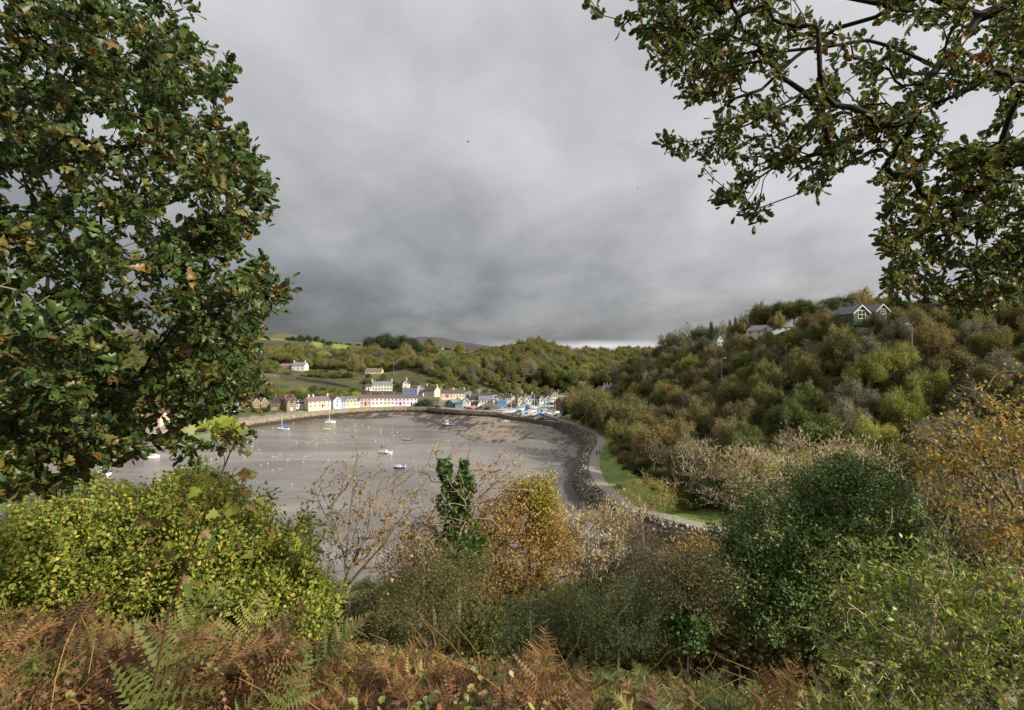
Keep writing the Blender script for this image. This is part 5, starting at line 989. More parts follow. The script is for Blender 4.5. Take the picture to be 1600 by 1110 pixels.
# --- hill behind the town: the larger and nearer ones as things, the wood beyond as a mass
FRONT = [(x, y, D, k, l, h) for x, y, D, k, l, h in [
 # pines on the crest
 (576,548,560,'round','dark',22),(586,547,560,'round','dark',24),(597,547,555,'round','dark',25),(608,548,560,'round','dark',26),(620,549,555,'round','dark',25),(632,551,550,'round','dark',26),(643,553,550,'round','dark',26),(653,556,545,'round','dark',26),(672,556,580,'round','dark',26),(673,562,560,'round','olive',26),
 (455,536,640,'round','dark',10),(470,536,640,'round','dark',12),(482,537,640,'round','dark',13),(494,538,640,'round','dark',13),(505,540,630,'round','green',11),(515,542,620,'round','dark',9),
 # rounded trees on the slope
 (594,572,520,'round','olive',28),(634,572,505,'round','brown',34),(612,580,490,'round','brown',28),(650,585,480,'round','brown',30),(556,590,440,'spray','brown',30),(545,585,450,'round','gold',22),(532,575,470,'round','green',26),(520,570,490,'round','green',24),(508,572,480,'round','lime',24),(495,568,490,'spray','brown',24),
 (716,556,545,'round','olive',19),(700,592,440,'round','green',34),(684,590,450,'round','brown',30),(720,590,450,'round','green',30),(740,592,445,'round','olive',34),(712,613,412,'bare','grey',28),(760,590,455,'spray','olive',36),(775,596,445,'spray','grey',34),(795,600,440,'spray','olive',38),(815,600,445,'round','brown',34),(832,600,445,'round','grey',36),(850,604,440,'round','green',36),
 (868,606,440,'round','olive',34),(885,608,438,'round','green',34),(900,606,445,'round','green',32),(915,604,450,'round','brown',30),(928,600,460,'round','dark',26),(918,588,480,'round','lime',22),(940,596,470,'round','green',26),(952,600,430,'round','russet',14),(968,600,425,'round','brown',24),
 (641,612,382,'round','brown',22),(600,600,400,'spray','olive',16),(575,596,410,'round','dark',12),(548,604,398,'round','green',12),(560,600,402,'bush','russet',9),(882,618,380,'round','dark',12),(735,615,400,'bush','dark',8),(755,618,395,'bush','green',8),(772,618,395,'bush','olive',9),(790,616,395,'round','green',14),(810,616,398,'bush','russet',10),(700,612,405,'bush','brown',9),(835,634,325,'round','dark',8),(750,640,321,'bush','green',6),(762,640,321,'bush','russet',6),(663,634,336,'bush','dark',10),
 # gardens by the left houses
 (437,624,330,'bush','gold',9),(448,622,338,'bush','gold',8),(456,622,340,'bush','lime',9),(463,624,335,'round','olive',14),(470,622,340,'round','lime',16),(478,626,330,'bush','green',10),(400,624,330,'bush','gold',7),(392,618,340,'round','green',12),(425,618,345,'round','brown',16),(412,642,296,'bush','green',6),(418,643,294,'bush','dark',5),(405,646,289,'bush','gold',5),(398,645,291,'bush','green',6),(490,616,352,'round','green',14),(505,616,356,'bush','dark',10),(520,615,358,'bush','green',10),(540,618,352,'bush','lime',8),(556,619,350,'bush','lime',7),(533,617,354,'bush','olive',8),
 (345,640,300,'bush','lime',12),(365,628,318,'bush','dark',10),(330,632,310,'round','green',18),(310,640,300,'round','green',16)]]
for px, py, D, k, l, hp in FRONT:
    q = P(px, py, D); x, y = q[0], q[1]; z0 = min(hz(x, y), q[2]+.5); h = hp/F*D+max(0, q[2]-z0); tree(x, y, k, l, h/(3.8 if k == 'bush' else 9.3), rg, GF if D > 395 else 'trees and bushes among the houses', z=z0)
# mass of distant wood
def wood(name, region, sp, kinds, size, label, avoid=None, seed=1):
    rg = np.random.default_rng(seed); pl_ = np.array(region); x0, y0 = pl_.min(0); x1, y1 = pl_.max(0); step = sp; gx, gy = np.meshgrid(np.arange(x0, x1, step), np.arange(y0, y1, step)); q = np.c_[gx.ravel(), gy.ravel()]+rg.normal(size=(gx.size, 2))*step*.33
    q = q[in_poly(q, region)]; px = q[:, 0]/q[:, 1]*F+800; z = H(q); ok = np.ones(len(q), bool)
    for a, b, yl, D in (avoid or []):
        top = HZ-(z+size*1.1-CH)/q[:, 1]*F; ok &= ~((px > a) & (px < b) & (q[:, 1] < D) & (top < yl))
        ok &= ~((px > a) & (px < b) & (np.abs(q[:, 1]-D-4) < 11))
    q = q[ok]; z = z[ok]; who = rg.choice(len(kinds), len(q), p=[w for _, _, w in kinds]); big = fbm(q/28, 3, seed)*1.5+1
    # neighbours lean to the same kind
    for ki, (k, l, w) in enumerate(kinds):
        m = who == ki
        if m.sum() == 0: continue
        srcs = [[x for x in t[0].children if x.name.startswith('crown')][0] for t in TREES if t[1] == KW[(k, l)]][:2]
        if not srcs: print('no source', k, l); continue
        n = m.sum(); base = 9.3 if k != 'bush' else 3.8
        scatter(name, np.c_[q[m], z[m]-.8], np.c_[np.zeros((n, 2)), rg.uniform(0, 6.28, n)], size/base*rg.uniform(.75, 1.2, n)*big[m], srcs, label % KW[(k, l)].replace(' tree', ''), 'woodland')
AV = [(452,480,579,440),(433,458,577,446),(568,600,585,425),(555,570,593,410),(568,616,611,372),(626,664,616,372),(660,682,619,354),(902,920,608,395),(398,560,606,392),(560,632,622,366),(686,736,622,360)]
FARHILL = [(-470,460),(-250,470),(-175,452),(-120,432),(-80,436),(-58,404),(-20,400),(25,404),(55,408),(85,412),(98,400),(125,420),(160,440),(230,470),(300,600),(150,700),(90,560),(66,545),(30,566),(5,555),(-15,530),(-40,525),(-75,530),(-95,560),(-110,590),(-140,590),(-200,560),(-260,540),(-330,520),(-560,500)]
fill('undergrowth', HILL, 4.4, [('bush','green',.2),('bush','brown',.3),('bush','olive',.3),('bush','russet',.2)], 3.9, '%s undergrowth between the trees of the right hillside', 9)
wood('distant_wood', FARHILL, 7.6, [('round','brown',.2),('round','olive',.26),('spray','brown',.12),('round','green',.2),('spray','olive',.12),('round','grey',.1)], 9.2, 'distant autumn wood of %s trees covering the hill behind the town', AV, 3)
LOWER = [(-330,320),(-230,300),(-175,290),(-150,318),(-120,345),(-98,352),(-98,372),(-125,420),(-175,446),(-300,452),(-420,400)]
wood('hillside_scrub', LOWER, 4.4, [('bush','green',.4),('bush','olive',.25),('bush','dark',.2),('bush','brown',.15)], 4.0, 'dense %s scrub on the lower slope above the left houses', AV+[(300,570,628,310)], 4)
wood('hillside_scrub', [(-96,352),(-60,350),(-58,376),(-36,378),(-38,366),(0,372),(-2,405),(-55,407),(-95,398),(-112,372)], 6.0, [('bush','green',.6),('bush','olive',.4)], 2.6, 'low %s scrub between the village houses', AV, 5)
wood('far_valley_wood', [(60,600),(160,640),(330,640),(420,760),(200,900),(60,800)], 9, [('round','brown',.5),('round','olive',.5)], 12, 'hazy wood of %s trees closing the valley beyond the town', None, 6)
wood('hedgerow', [(-300,655),(-200,640),(-95,640),(-10,620),(-10,632),(-95,652),(-200,656),(-300,668)], 8, [('bush','dark',.6),('bush','brown',.4)], 4.5, 'hedge of %s shrubs along the crest fields', None, 8)
# ============================================================ FOREGROUND TREES
def ell(rg, n, px, py, Y, rpx, rpy, ry=None, shell=.5, lo=-1):
    """targets inside an ellipsoid round a photo point; radii in photo pixels, depth radius in metres"""
    c = P(px, py, Y); rx, rz = rpx/F*Y, rpy/F*Y; ry = ry or (rx+rz)/2*.9; v = rg.normal(size=(n*3, 3)); v /= np.linalg.norm(v, axis=1)[:, None]; v *= rg.uniform(shell, 1, (len(v), 1))**.6; v = v[v[:, 2] > lo][:n]
    # lumpy outline
    k = 1+.3*np.sin(v[:, 0]*5+px)*np.cos(v[:, 2]*6+py)+.12*np.sin(v[:, 1]*9+v[:, 2]*7); k = k*np.where(rg.uniform(size=len(v)) < .1, rg.uniform(1.08, 1.3, len(v)), 1); return c+v*k[:, None]*np.array([rx, ry, rz])
def inpoly_targets(rg, n, poly, Y0, Y1, gap=.0, gs=45., seed=0):
    out = []; poly = [tuple(p) for p in poly]; xs, ys = zip(*poly)
    while len(out) < n:
        q = np.c_[rg.uniform(min(xs), max(xs), 4000), rg.uniform(min(ys), max(ys), 4000)]; q = q[in_poly(q, poly)]
        if gap: q = q[fbm(q/gs, 3, seed) > gap-.5*0-.28]
        out += [P(x, y, rg.uniform(Y0, Y1)) for x, y in q]
    return np.array(out[:n])
def fg(name, label, cat, lines, targets, leaf, bk, seg=.16, rt=.006, p=2.3, bias=.12, wob=.12, up=.1, seed=1, extra=None, group=None, rmax=None):
    """leaf: dict(mat, per, size, tpl, spread, along, ...); root Empty at the foot"""
    rg = np.random.default_rng(seed); pos, par, tip, di = skeleton(lines, targets, seg, rg, bias, wob, up); v, q, rad = tubes(pos, par, rt, p, rmax)
    base = np.array(lines[0][0], float); r = empty(name, base); tag(r, label, cat, group); link('trunk', np_mesh('trunk', v-base, [q], True), r, mat=bk)
    if leaf:
        L = dict(leaf); mat = L.pop('mat'); per = L.pop('per'); size = L.pop('size'); tpl = L.pop('tpl'); sel = L.pop('sel', 1.0)
        lv = tip_leaves(pos, par, tip, di, per, size, tpl, rg, sel=sel, **L); link('crown', np_mesh('crown', lv[0]-base, lv[1]), r, mat=mat)
    if extra: extra(r, base, rg, pos, par, tip, di)
    return r
rg = np.random.default_rng(77)
lm_oak = leafmat('oak_leaf', ['#2e401c', '#3b5120', '#4a6026', '#334622', '#586a2a', '#415524', '#787030', '#364922', '#80602a'], .4, .4, .5, 0)
lm_oak2 = leafmat('oak_leaf_autumn', ['#35481d', '#455a22', '#546226', '#3a4e20', '#646828', '#42541f', '#6e6026', '#4c5c22', '#744c22'], .5, .42, .45, 0)
# ---- left oak
LP_ = [(-70,-70),(170,-70),(200,15),(235,45),(270,50),(310,85),(352,108),(332,128),(318,165),(332,196),(376,204),(372,222),(340,232),(398,246),(403,300),(402,342),(372,372),(345,362),(330,380),(385,392),(404,425),(443,460),(400,478),(392,520),(402,570),(404,600),(372,618),(330,640),(345,685),(330,716),(250,712),(180,712),(105,768),(-70,785)]
ta = inpoly_targets(rg, 1300, LP_, 3.4, 6.6, .15, 22, 3); ta2 = inpoly_targets(rg, 260, [(210,-40),(300,-40),(300,18),(262,20),(240,8)], 5.0, 5.4)[:9]
edge = []
for i in range(2, 27):
    a, b = np.array(LP_[i]), np.array(LP_[i+1]); 
    for k in range(int(np.hypot(*(b-a))/9)+1): u = rg.uniform(); q = a+(b-a)*u+rg.normal(size=2)*13; edge.append(P(q[0], q[1], rg.uniform(4.2, 5.8)))
edge = np.array(edge)
tb = inpoly_targets(rg, 200, [(-60,560),(380,600),(330,700),(180,700),(100,760),(-60,780)], 4, 6.5, .08, 40, 9)
lines = [[(-6.4, 4.6, hz(-6.4, 4.6)-.3), (-6.3, 4.7, 39.5), (-6.1, 4.8, 42.2), (-5.6, 5.0, 44.5)],
 [(-6.3,4.7,39.0)]+[P(x, y, Y) for x, y, Y in [(-150,735,4.8),(0,702,4.8),(70,675,4.8),(150,640,4.9),(175,625,5)]], [P(70,675,4.8)]+[P(x, y, 4.9) for x, y in [(180,705),(300,690),(385,680)]],
 [(-6.1,4.8,40.6)]+[P(x, y, 5.0) for x, y in [(-100,560),(60,520),(180,480),(290,470),(380,468)]], [(-6.1,4.8,41.6)]+[P(x, y, 5.2) for x, y in [(-100,400),(40,345),(150,300),(260,290),(340,280)]],
 [(-6.1,4.8,42.2)]+[P(x, y, 4.9) for x, y in [(-100,170),(0,148),(95,136),(170,110),(250,90)]], [P(150,300,5.2)]+[P(x, y, 5) for x, y in [(220,340),(290,375),(360,350)]], [(-5.8,4.9,43.6)]+[P(x, y, 5.3) for x, y in [(-60,40),(60,10),(160,-10)]],
 [P(60,520,5.0)]+[P(x, y, 5.4) for x, y in [(130,570),(230,590),(330,575)]]]
fg('oak_tree', 'dark leafy oak filling the left side of the view, leaning in from the left', 'tree', lines, np.vstack([ta, ta2, edge, tb]), dict(mat=lm_oak, per=13, size=.108, tpl=OAK, spread=.03, along=.16, droop=-.25, flatn=.35, curl=.3), bark_dark, .13, .0032, 2.25, .06, .1, .05, 21)
# a near spray of big pale leaves at the left edge
fg('oak_branch', 'pale green oak twig with big leaves, nearest the lens at the left edge', 'branch', [[P(-160,455,1.9), P(-40,440,1.75), P(20,452,1.7), P(50,470,1.7)]], np.array([P(x, y, 1.7) for x, y in [(15,420),(60,475),(40,455),(25,480),(78,462)]]),
   dict(mat=leafmat('oak_leaf_pale', ['#4f6326', '#3c5220', '#5d7034'], .35, .4, .5, 0), per=2, size=.1, tpl=OAK, spread=.01, along=.03, droop=-.5, flatn=.3), bark_pale, .05, .002, seed=5)
# ---- right oak
RP_ = [(985,-60),(985,30),(1005,55),(1020,95),(1045,150),(1075,172),(1110,190),(1120,215),(1080,222),(1092,262),(1092,300),(1130,318),(1160,322),(1190,346),(1196,330),(1175,296),(1215,262),(1245,312),(1290,298),(1335,262),(1385,288),(1402,292),(1398,320),(1372,346),(1366,400),(1384,432),(1368,468),(1400,474),(1432,468),(1480,488),(1540,488),(1562,466),(1592,448),(1670,440),(1670,-60)]
tr1 = inpoly_targets(rg, 900, RP_, 5.0, 7.0, .22, 34, 6); tr2 = inpoly_targets(rg, 300, [(1400,240),(1670,200),(1670,460),(1500,490),(1380,460),(1370,350)], 5, 7, .06, 40, 8); tr3 = inpoly_targets(rg, 130, [(985,-60),(1000,50),(1050,150),(1110,180),(1180,80),(1200,-60)], 5.2, 6.4, .05, 40, 8)
tr4 = np.array([P(x, y, 5.8) for x, y in [(1035,222),(1045,232),(1050,215),(1060,238),(1072,226),(1038,212),(968,38),(978,30),(992,45),(928,8),(924,2),(1188,342),(1180,350),(1170,335),(1150,330)]])
mask = ~in_poly(np.c_[tr1[:, 0]/tr1[:, 1]*F+800, HZ-(tr1[:, 2]-CH)/tr1[:, 1]*F], [(1405,45),(1480,30),(1470,95),(1440,95)]); tr1 = tr1[mask]
RL = [[(1700,-260,5.9),(1650,-60,5.9),(1576,9,5.9),(1530,27,5.9),(1492,78,5.9),(1465,106,5.85),(1436,138,5.8),(1409,176,5.8),(1359,200,5.8),(1314,222,5.8),(1287,234,5.8),(1242,250,5.8),(1206,264,5.9),(1170,288,5.9),(1143,311,6)],
 [(1296,226,5.8),(1283,180,5.7),(1256,144,5.7),(1224,122,5.7),(1188,81,5.6)], [(1256,144,5.7),(1215,167,5.6),(1170,194,5.6),(1125,212,5.7),(1075,222,5.8)], [(1465,106,5.85),(1400,75,6.0),(1355,63,6.1),(1287,74,6.1),(1215,81,6.2),(1150,60,6.3)],
 [(1700,130,6.2),(1594,122,6.2),(1531,131,6.1),(1445,135,5.9)], [(1530,27,5.9),(1445,-10,6.0),(1395,9,6.1),(1368,27,6.2),(1305,45,6.3),(1242,90,6.3),(1190,140,6.4),(1130,160,6.4)], [(1700,190,6.3),(1594,239,6.2),(1531,288,6.1),(1499,342,6.1),(1440,396,6.1),(1395,432,6.2)],
 [(1359,200,5.8),(1305,240,5.9),(1260,290,6.0)], [(1700,330,6.4),(1600,380,6.3),(1520,430,6.3),(1450,450,6.3)], [(1409,176,5.8),(1470,220,6.3),(1520,230,6.4)], [(1395,9,6.1),(1300,-10,6.0),(1180,-20,5.9),(1050,-10,5.8),(1000,20,5.8)]]
tx, ty = 8.3, 4.2; trunk = [(tx, ty, hz(tx, ty)-.3), (tx+.1, ty+.2, 40), (tx, ty+.6, 43.5)]
RL3 = [[np.array(P(*p)) for p in l] for l in RL]; RL3[0][0] = np.array(trunk[-1])
RL3[4] = [np.array([8.25, 4.7, 42.4])]+RL3[4]; RL3[6] = [np.array([8.2, 4.6, 42.0])]+RL3[6]; RL3[8] = [np.array([8.3, 4.3, 40.8])]+RL3[8]
fg('oak_tree', 'spreading oak with thick crooked limb reaching in from the upper right', 'tree', [trunk]+RL3, np.vstack([tr1, tr2, tr3, tr4]), dict(mat=lm_oak2, per=9, size=.108, tpl=OAK, spread=.03, along=.16, droop=-.2, flatn=.35, curl=.3), bark_dark, .14, .0058, 2.1, .05, .13, .05, 22)
# ---- hedge like mound of yellow green leaves
def mound(name, label, cat, parts, lmat, size, per, tpl, foot, seed, bk=bark, seg=.2, rt=.004, spread=.09, flatn=.4, lines=None, up=.1, along=.2, sel=1, cen=None, **k):
    rg = np.random.default_rng(seed); tg = np.vstack([ell(rg, n, px, py, Y, rpx, rpy, shell=sh) for px, py, Y, rpx, rpy, n, sh in parts]); f = P(*foot); f[2] = min(f[2], hz(f[0], f[1]))
    g = hz(f[0], f[1]); f[2] = g-.1
    lines = lines or [[f, f+np.array([0, 0, .5])]]
    return fg(name, label, cat, lines, tg, dict(mat=lmat, per=per, size=size, tpl=tpl, spread=spread, along=along, flatn=flatn, sel=sel) if per else None, bk, seg, rt, seed=seed, up=up, **k)
lm_hedge = leafmat('hedge_leaf', ['#5a6e26', '#74842f', '#919a3a', '#4c6024', '#aaa840', '#667a2c', '#bca638', '#425420'], .4, .45, .35, 0)
mound('leafy_mound', 'large yellow-green leafy mound of a bush at lower left', 'bush', [(190,865,10.2,175,116,900,.75),(385,935,9.6,116,112,760,.7),(70,900,9.4,110,90,460,.7),(440,960,9.2,70,60,200,.7),(300,810,10.3,105,62,260,.7)], lm_hedge, .08, 42, OVATE, (300,1000,10), 31, spread=.1)
lm_brownleaf = leafmat('dry_leaf', ['#97703f', '#7d5a34', '#a88248', '#94773f', '#b08a3c'], .3, .5, .3, 0)
B4 = P(545,985,13); B4[2] = hz(B4[0], 13)-.1
fg('sycamore_tree', 'nearly bare tree with fanned pale branches against the water', 'tree', [[B4, P(543,930,13), P(540,880,13)], [P(540,880,13), P(528,830,13), P(500,760,13)], [P(543,900,13), P(575,830,13), P(580,760,13)], [P(540,880,13), P(548,800,13), P(555,730,13)], [P(543,915,13), P(600,850,12.8), P(640,790,12.7)], [P(545,960,13), P(590,935,12.6), P(660,880,12.4)], [P(545,960,13), P(510,950,12.8), P(490,930,12.8)]],
   np.vstack([ell(rg, 640, 560, 805, 13, 88, 105, shell=.2), ell(rg, 220, 640, 850, 12.8, 75, 75, shell=.2), ell(rg, 50, 520, 950, 12.7, 45, 25)]), dict(mat=lm_brownleaf, per=3, size=.075, tpl=MAPLE, spread=.06, along=.25, flatn=.3, sel=.45, curl=.4), bark_grey, .3, .0058, 2.25, .12, .025, .35, 23)
lm_ivy = leafmat('ivy_leaf', ['#2a4019', '#3a5420', '#4b6828', '#30481d', '#5f782e'], .3, .5, .35, 0)
def ivy(cols):
    def f(r, base, rg, pos, par, tip, di):
        pts = []
        for (x0, y0, x1, y1, Y, r0, r1, n) in cols:
            u = rg.uniform(0, 1, n)**.8; a = rg.uniform(0, 6.28, n); rad = (r0+(r1-r0)*u)*(1+.5*np.sin(u*19+x0))*rg.uniform(.75, 1.1, n); c = np.array([P(x0+(x1-x0)*q, y0+(y1-y0)*q, Y) for q in u]); pts.append(c+np.c_[np.cos(a)*rad, np.sin(a)*rad, rg.normal(size=n)*.05])
        p = np.vstack(pts); n = len(p); N = rg.normal(size=(n, 3))*.5+np.c_[rg.normal(size=n)*.3, -np.ones(n)*.7, np.ones(n)*.5]; lv = leaves(p, rg.normal(size=(n, 3))+np.array([0,0,-.6]), N, rg.uniform(.06, .11, n), MAPLE, rg, .2)
        link('ivy', np_mesh('ivy', lv[0]-base, lv[1]), r, mat=lm_ivy)
    return f
B5 = P(716,960,14); B5[2] = hz(B5[0], 14)-.1
lm_tan = leafmat('tan_leaf', ['#8f7038', '#a6844a', '#7d6a34', '#b5893c', '#8a7f3c', '#9d6b38'], .35, .5, .3, 0)
fg('ivy_clad_tree', 'twin stemmed tree wrapped in dark ivy with bare twigs above', 'tree', [[B5, P(716,900,14), P(700,810,14), P(697,730,14)], [P(716,900,14), P(728,820,14), P(724,735,14)], [P(700,810,14), P(660,760,13.8), P(640,715,13.7)], [P(728,800,14), P(780,750,13.8), P(850,700,13.6)]],
   np.vstack([ell(rg, 330, 735, 760, 14, 105, 78, shell=.15), ell(rg, 80, 800, 740, 13.7, 70, 45, shell=.2)]), dict(mat=lm_tan, per=4, size=.075, tpl=OVATE, spread=.07, along=.25, flatn=.3, sel=.4), bark_pale, .3, .0075, 2.3, .1, .04, .3, 24, ivy([(712,905,694,722,14,.42,.11,1700), (722,905,725,720,14,.42,.15,1800), (725,880,735,840,13.9,.5,.4,500)]))
lm_gold2 = leafmat('yellow_green_leaf', ['#8c8428', '#a89a30', '#74762a', '#bba03a', '#5f6a28'], .35, .5, .3, 0)
mound('autumn_tree', 'golden brown autumn tree right of the ivy clad stems', 'tree', [(800,870,15,100,68,560,.2),(850,840,15.3,52,52,260,.2),(775,815,15,45,48,200,.2),(800,795,15.2,26,34,90,.2),(740,850,14.8,50,50,160,.2)], lm_tan, .075, 12, OVATE, (810,960,15), 32, bark, .25, .006, spread=.12, wob=.14)
mound('autumn_tree', 'thin russet brown tree between the nearly bare tree and the ivy clad stems', 'tree', [(672,850,14.6,62,62,380,.2),(630,880,14.6,50,45,200,.2),(765,880,14.4,60,50,240,.2)], lm_tan, .07, 8, OVATE, (680,960,14.6), 47, bark_grey, .25, .006, spread=.12, wob=.1)
mound('autumn_tree', 'yellow-green topped tree standing just behind the golden brown one', 'tree', [(838,772,15.6,32,34,260,.3),(812,770,15.6,16,26,70,.3),(850,810,15.6,26,44,200,.3)], lm_gold2, .075, 17, OVATE, (836,960,15.6), 33, bark, .25, .006, spread=.12)
lm_buff = leafmat('buff_leaf', ['#b3a27c', '#9c8c68', '#c2b28c', '#8f8460'], .3, .6, .2, 0)
B7 = P(925,960,17); B7[2] = hz(B7[0], 17)-.1
fg('sallow_tree', 'pale buff twiggy dome shaped tree in front of the shore wall', 'tree', [[B7, P(925,925,17)]]+[[P(925,925,17), P(925+dx*.5, 885, 17+dy), P(925+dx, 840+abs(dx)*.3, 17+dy*1.5)] for dx, dy in [(-55,0),(-30,.5),(-10,-.6),(15,.4),(40,-.3),(70,.2),(95,0)]],
   np.vstack([ell(rg, 900, 935, 850, 17, 84, 72, shell=.35), ell(rg, 150, 1000, 870, 17, 45, 45)]), dict(mat=lm_buff, per=14, size=.15, tpl=BLADE, spread=.09, along=.4, droop=.9, flatn=.1), bark_pale, .34, .0095, 2.25, .1, .03, .4, 25, ivy([(925,925,905,880,17,.35,.2,350), (930,925,950,880,17,.3,.2,300)]))
lm_dkg = leafmat('dark_bush_leaf', ['#344524', '#43562a', '#556836', '#3a4d28', '#6b7a3c'], .25, .5, .3, 0)
mound('evergreen_bush', 'dark green rounded bush in the lower middle', 'bush', [(975,955,12,75,62,560,.6),(900,965,12.4,60,45,330,.6)], lm_dkg, .06, 24, BLADE, (965,1000,12), 34, spread=.1)
mound('evergreen_bush', 'low dark green bush left of the rounded one, under the golden tree', 'bush', [(830,975,12.5,60,42,360,.6),(780,985,12.5,45,30,180,.6)], lm_dkg, .06, 22, BLADE, (815,1000,12.5), 35, spread=.1)
lm_olv = leafmat('olive_small_leaf', ['#65663a', '#787842', '#565c2e', '#8c8650', '#4a5228', '#8a7440'], .3, .55, .3, 0)
mound('thorn_bush', 'tangled grey-olive thorn bush right of the nearly bare tree', 'bush', [(670,930,12.6,88,72,620,.3),(600,950,12.8,60,50,220,.3),(720,890,13,60,50,240,.3)], lm_olv, .06, 24, BLADE, (665,1000,12.6), 36, bark, .2, .0042, spread=.12, wob=.14)
B9 = P(1073,1003,12); B9[2] = hz(B9[0], 12)-.1
lm_dko = leafmat('dusky_leaf', ['#4a4a28', '#5c5a32', '#3c4024', '#6e6438', '#7a683c'], .3, .5, .3, 0)
fg('hawthorn_tree', 'dark twiggy hawthorn with an ivy covered foot, lower middle right', 'tree', [[B9, P(1073,960,12)]]+[[P(1073,965,12), P(1073+dx*.5, 930, 12+dy), P(1073+dx, 885, 12+dy)] for dx, dy in [(-40,0),(-18,.3),(5,-.3),(28,.2),(55,0)]], ell(rg, 700, 1078, 905, 12, 78, 72, shell=.25), dict(mat=lm_dko, per=7, size=.05, tpl=OVATE, spread=.07, along=.2, flatn=.3), bark_dark, .2, .0045, 2.25, .05, .14, .15, 26, ivy([(1073,1010,1073,945,12,.3,.35,900), (1050,985,1100,975,12,.3,.3,500)]))
lm_holly = leafmat('holly_leaf', ['#435626', '#546831', '#68793c', '#485c2a', '#7c8a4a'], .2, .42, .4, 0)
mound('holly_tree', 'big glossy dark evergreen tree at right of centre', 'tree', [(1325,800,15,90,78,800,.7),(1235,850,15,100,80,800,.7),(1180,910,14.6,68,70,460,.7),(1290,930,14.4,110,80,600,.7),(1370,830,15.4,70,70,330,.7),(1310,745,15.2,40,32,130,.6)], lm_holly, .085, 26, OVATE, (1270,1010,14.8), 37, bark_dark, .25, .006, spread=.12)
lm_lg = leafmat('bright_green_leaf', ['#50641f', '#6d8028', '#859634', '#4f6628', '#a8b048', '#6f8430'], .45, .42, .35, 0)
B11 = P(1472,1150,6.2); B11[2] = hz(B11[0], 6.2)-.1
fg('spindle_tree', 'small green leafed tree with open curving branches, nearest at lower right', 'tree', [[B11, P(1470,1100,6.2), P(1460,1050,6.2)], [P(1460,1050,6.2), P(1452,1000,6.2), P(1430,960,6.2), P(1420,900,6.3)], [P(1460,1050,6.2), P(1482,1030,6.1), P(1478,1000,6.1), P(1510,960,6.0), P(1530,900,6)], [P(1460,1055,6.2), P(1410,1000,6.1), P(1350,960,6.0), P(1300,925,6)], [P(1470,1095,6.2), P(1380,1040,6), P(1320,1010,5.9)], [P(1470,1100,6.2), P(1530,1060,6.1), P(1580,1000,6.0)], [P(1452,1000,6.2), P(1465,930,6.4), P(1480,870,6.5)]],
   np.vstack([ell(rg, 620, 1430, 965, 6.3, 165, 125, ry=1.0, shell=.3), ell(rg, 260, 1540, 985, 6.3, 95, 105, ry=.8, shell=.3), ell(rg, 130, 1380, 1060, 6.0, 110, 50, ry=.6)]), dict(mat=lm_lg, per=8, size=.062, tpl=DIAMOND, spread=.055, along=.16, droop=-.2, flatn=.4, curl=.3), bark_pale, .1, .0056, 2.2, .06, .16, .12, 27)
lm_or = leafmat('orange_leaf', ['#a8782e', '#b88e38', '#8f7034', '#a8983e', '#85803a', '#757a38', '#c79a3a'], .4, .5, .3, 0)
B12 = P(1640,960,13); B12[2] = hz(B12[0], 13)-.1
fg('maple_tree', 'orange leaved tree with bare rising branches at the right edge', 'tree', [[B12, P(1635,900,13), P(1620,840,13)], [P(1620,840,13), P(1560,780,13), P(1500,720,12.8), P(1440,680,12.7)], [P(1620,840,13), P(1590,760,13), P(1570,680,13), P(1540,610,13)], [P(1620,840,13), P(1640,760,13), P(1620,660,13)], [P(1590,800,13), P(1540,720,12.8), P(1480,630,12.6)]],
   np.vstack([ell(rg, 500, 1550, 760, 13, 115, 105, shell=.25), ell(rg, 260, 1590, 660, 13, 90, 75, shell=.2), ell(rg, 170, 1480, 700, 12.8, 70, 55, shell=.2), ell(rg, 230, 1570, 880, 12.6, 80, 60, shell=.3)]), dict(mat=lm_or, per=7, size=.085, tpl=MAPLE, spread=.13, along=.4, flatn=.4, sel=.62), bark_grey, .24, .0085, 2.25, .05, .1, .2, 28)
B13 = P(1245,860,26); B13[2] = hz(B13[0], 26)-.1
fg('bare_ash_tree', 'pale bare branched tree rising behind the dark evergreen', 'tree', [[B13, P(1245,830,26)]]+[[P(1245,835,26), P(1245+dx*.5, 790, 26), P(1245+dx, 745+abs(dx)*.15, 26)] for dx in (-95,-60,-25,10,45,80)], np.vstack([ell(rg, 900, 1215, 752, 26, 120, 68, shell=.2), ell(rg, 420, 1320, 722, 26, 85, 48, shell=.2)]), dict(mat=lm_buff, per=8, size=.2, tpl=BLADE, spread=.12, along=.5, droop=.8, flatn=.1), bark_pale, .6, .014, 2.2, .1, .03, .35, 29)
B16 = P(1006,822,106); B16[2] = hz(B16[0], 106)-.2
fg('shore_tree', 'small pale gold tree with forked grey trunk beside the shore path', 'tree', [[B16, P(1000,800,106), P(1000,782,106)], [P(1002,815,106), P(1014,795,106), P(1020,775,106)]], ell(rg, 300, 1018, 772, 106, 42, 30, shell=.3), dict(mat=LM['gold'], per=14, size=.42, tpl=BLADE, spread=.4, along=.6, flatn=.3), bark_pale, .9, .028, 2.2, .08, .12, .1, 30)
B17 = P(1110,900,60); B17[2] = hz(B17[0], 60)-.2
mound('autumn_tree', 'low golden tree just below the rock armour, right of the hawthorn', 'tree', [(1120,868,40,75,32,260,.3)], lm_tan, .22, 14, OVATE, (1115,930,40), 41, bark, .6, .015, spread=.3)
mound('willow_bush', 'grey-green willow at the left edge behind the leafy mound', 'bush', [(70,800,13,70,45,300,.4),(10,850,13,50,60,200,.4)], leafmat('grey_willow_leaf', ['#5f6444', '#757a56', '#4b5238'], .3, .5, .3, 0), .08, 16, BLADE, (60,900,13), 42, spread=.12)
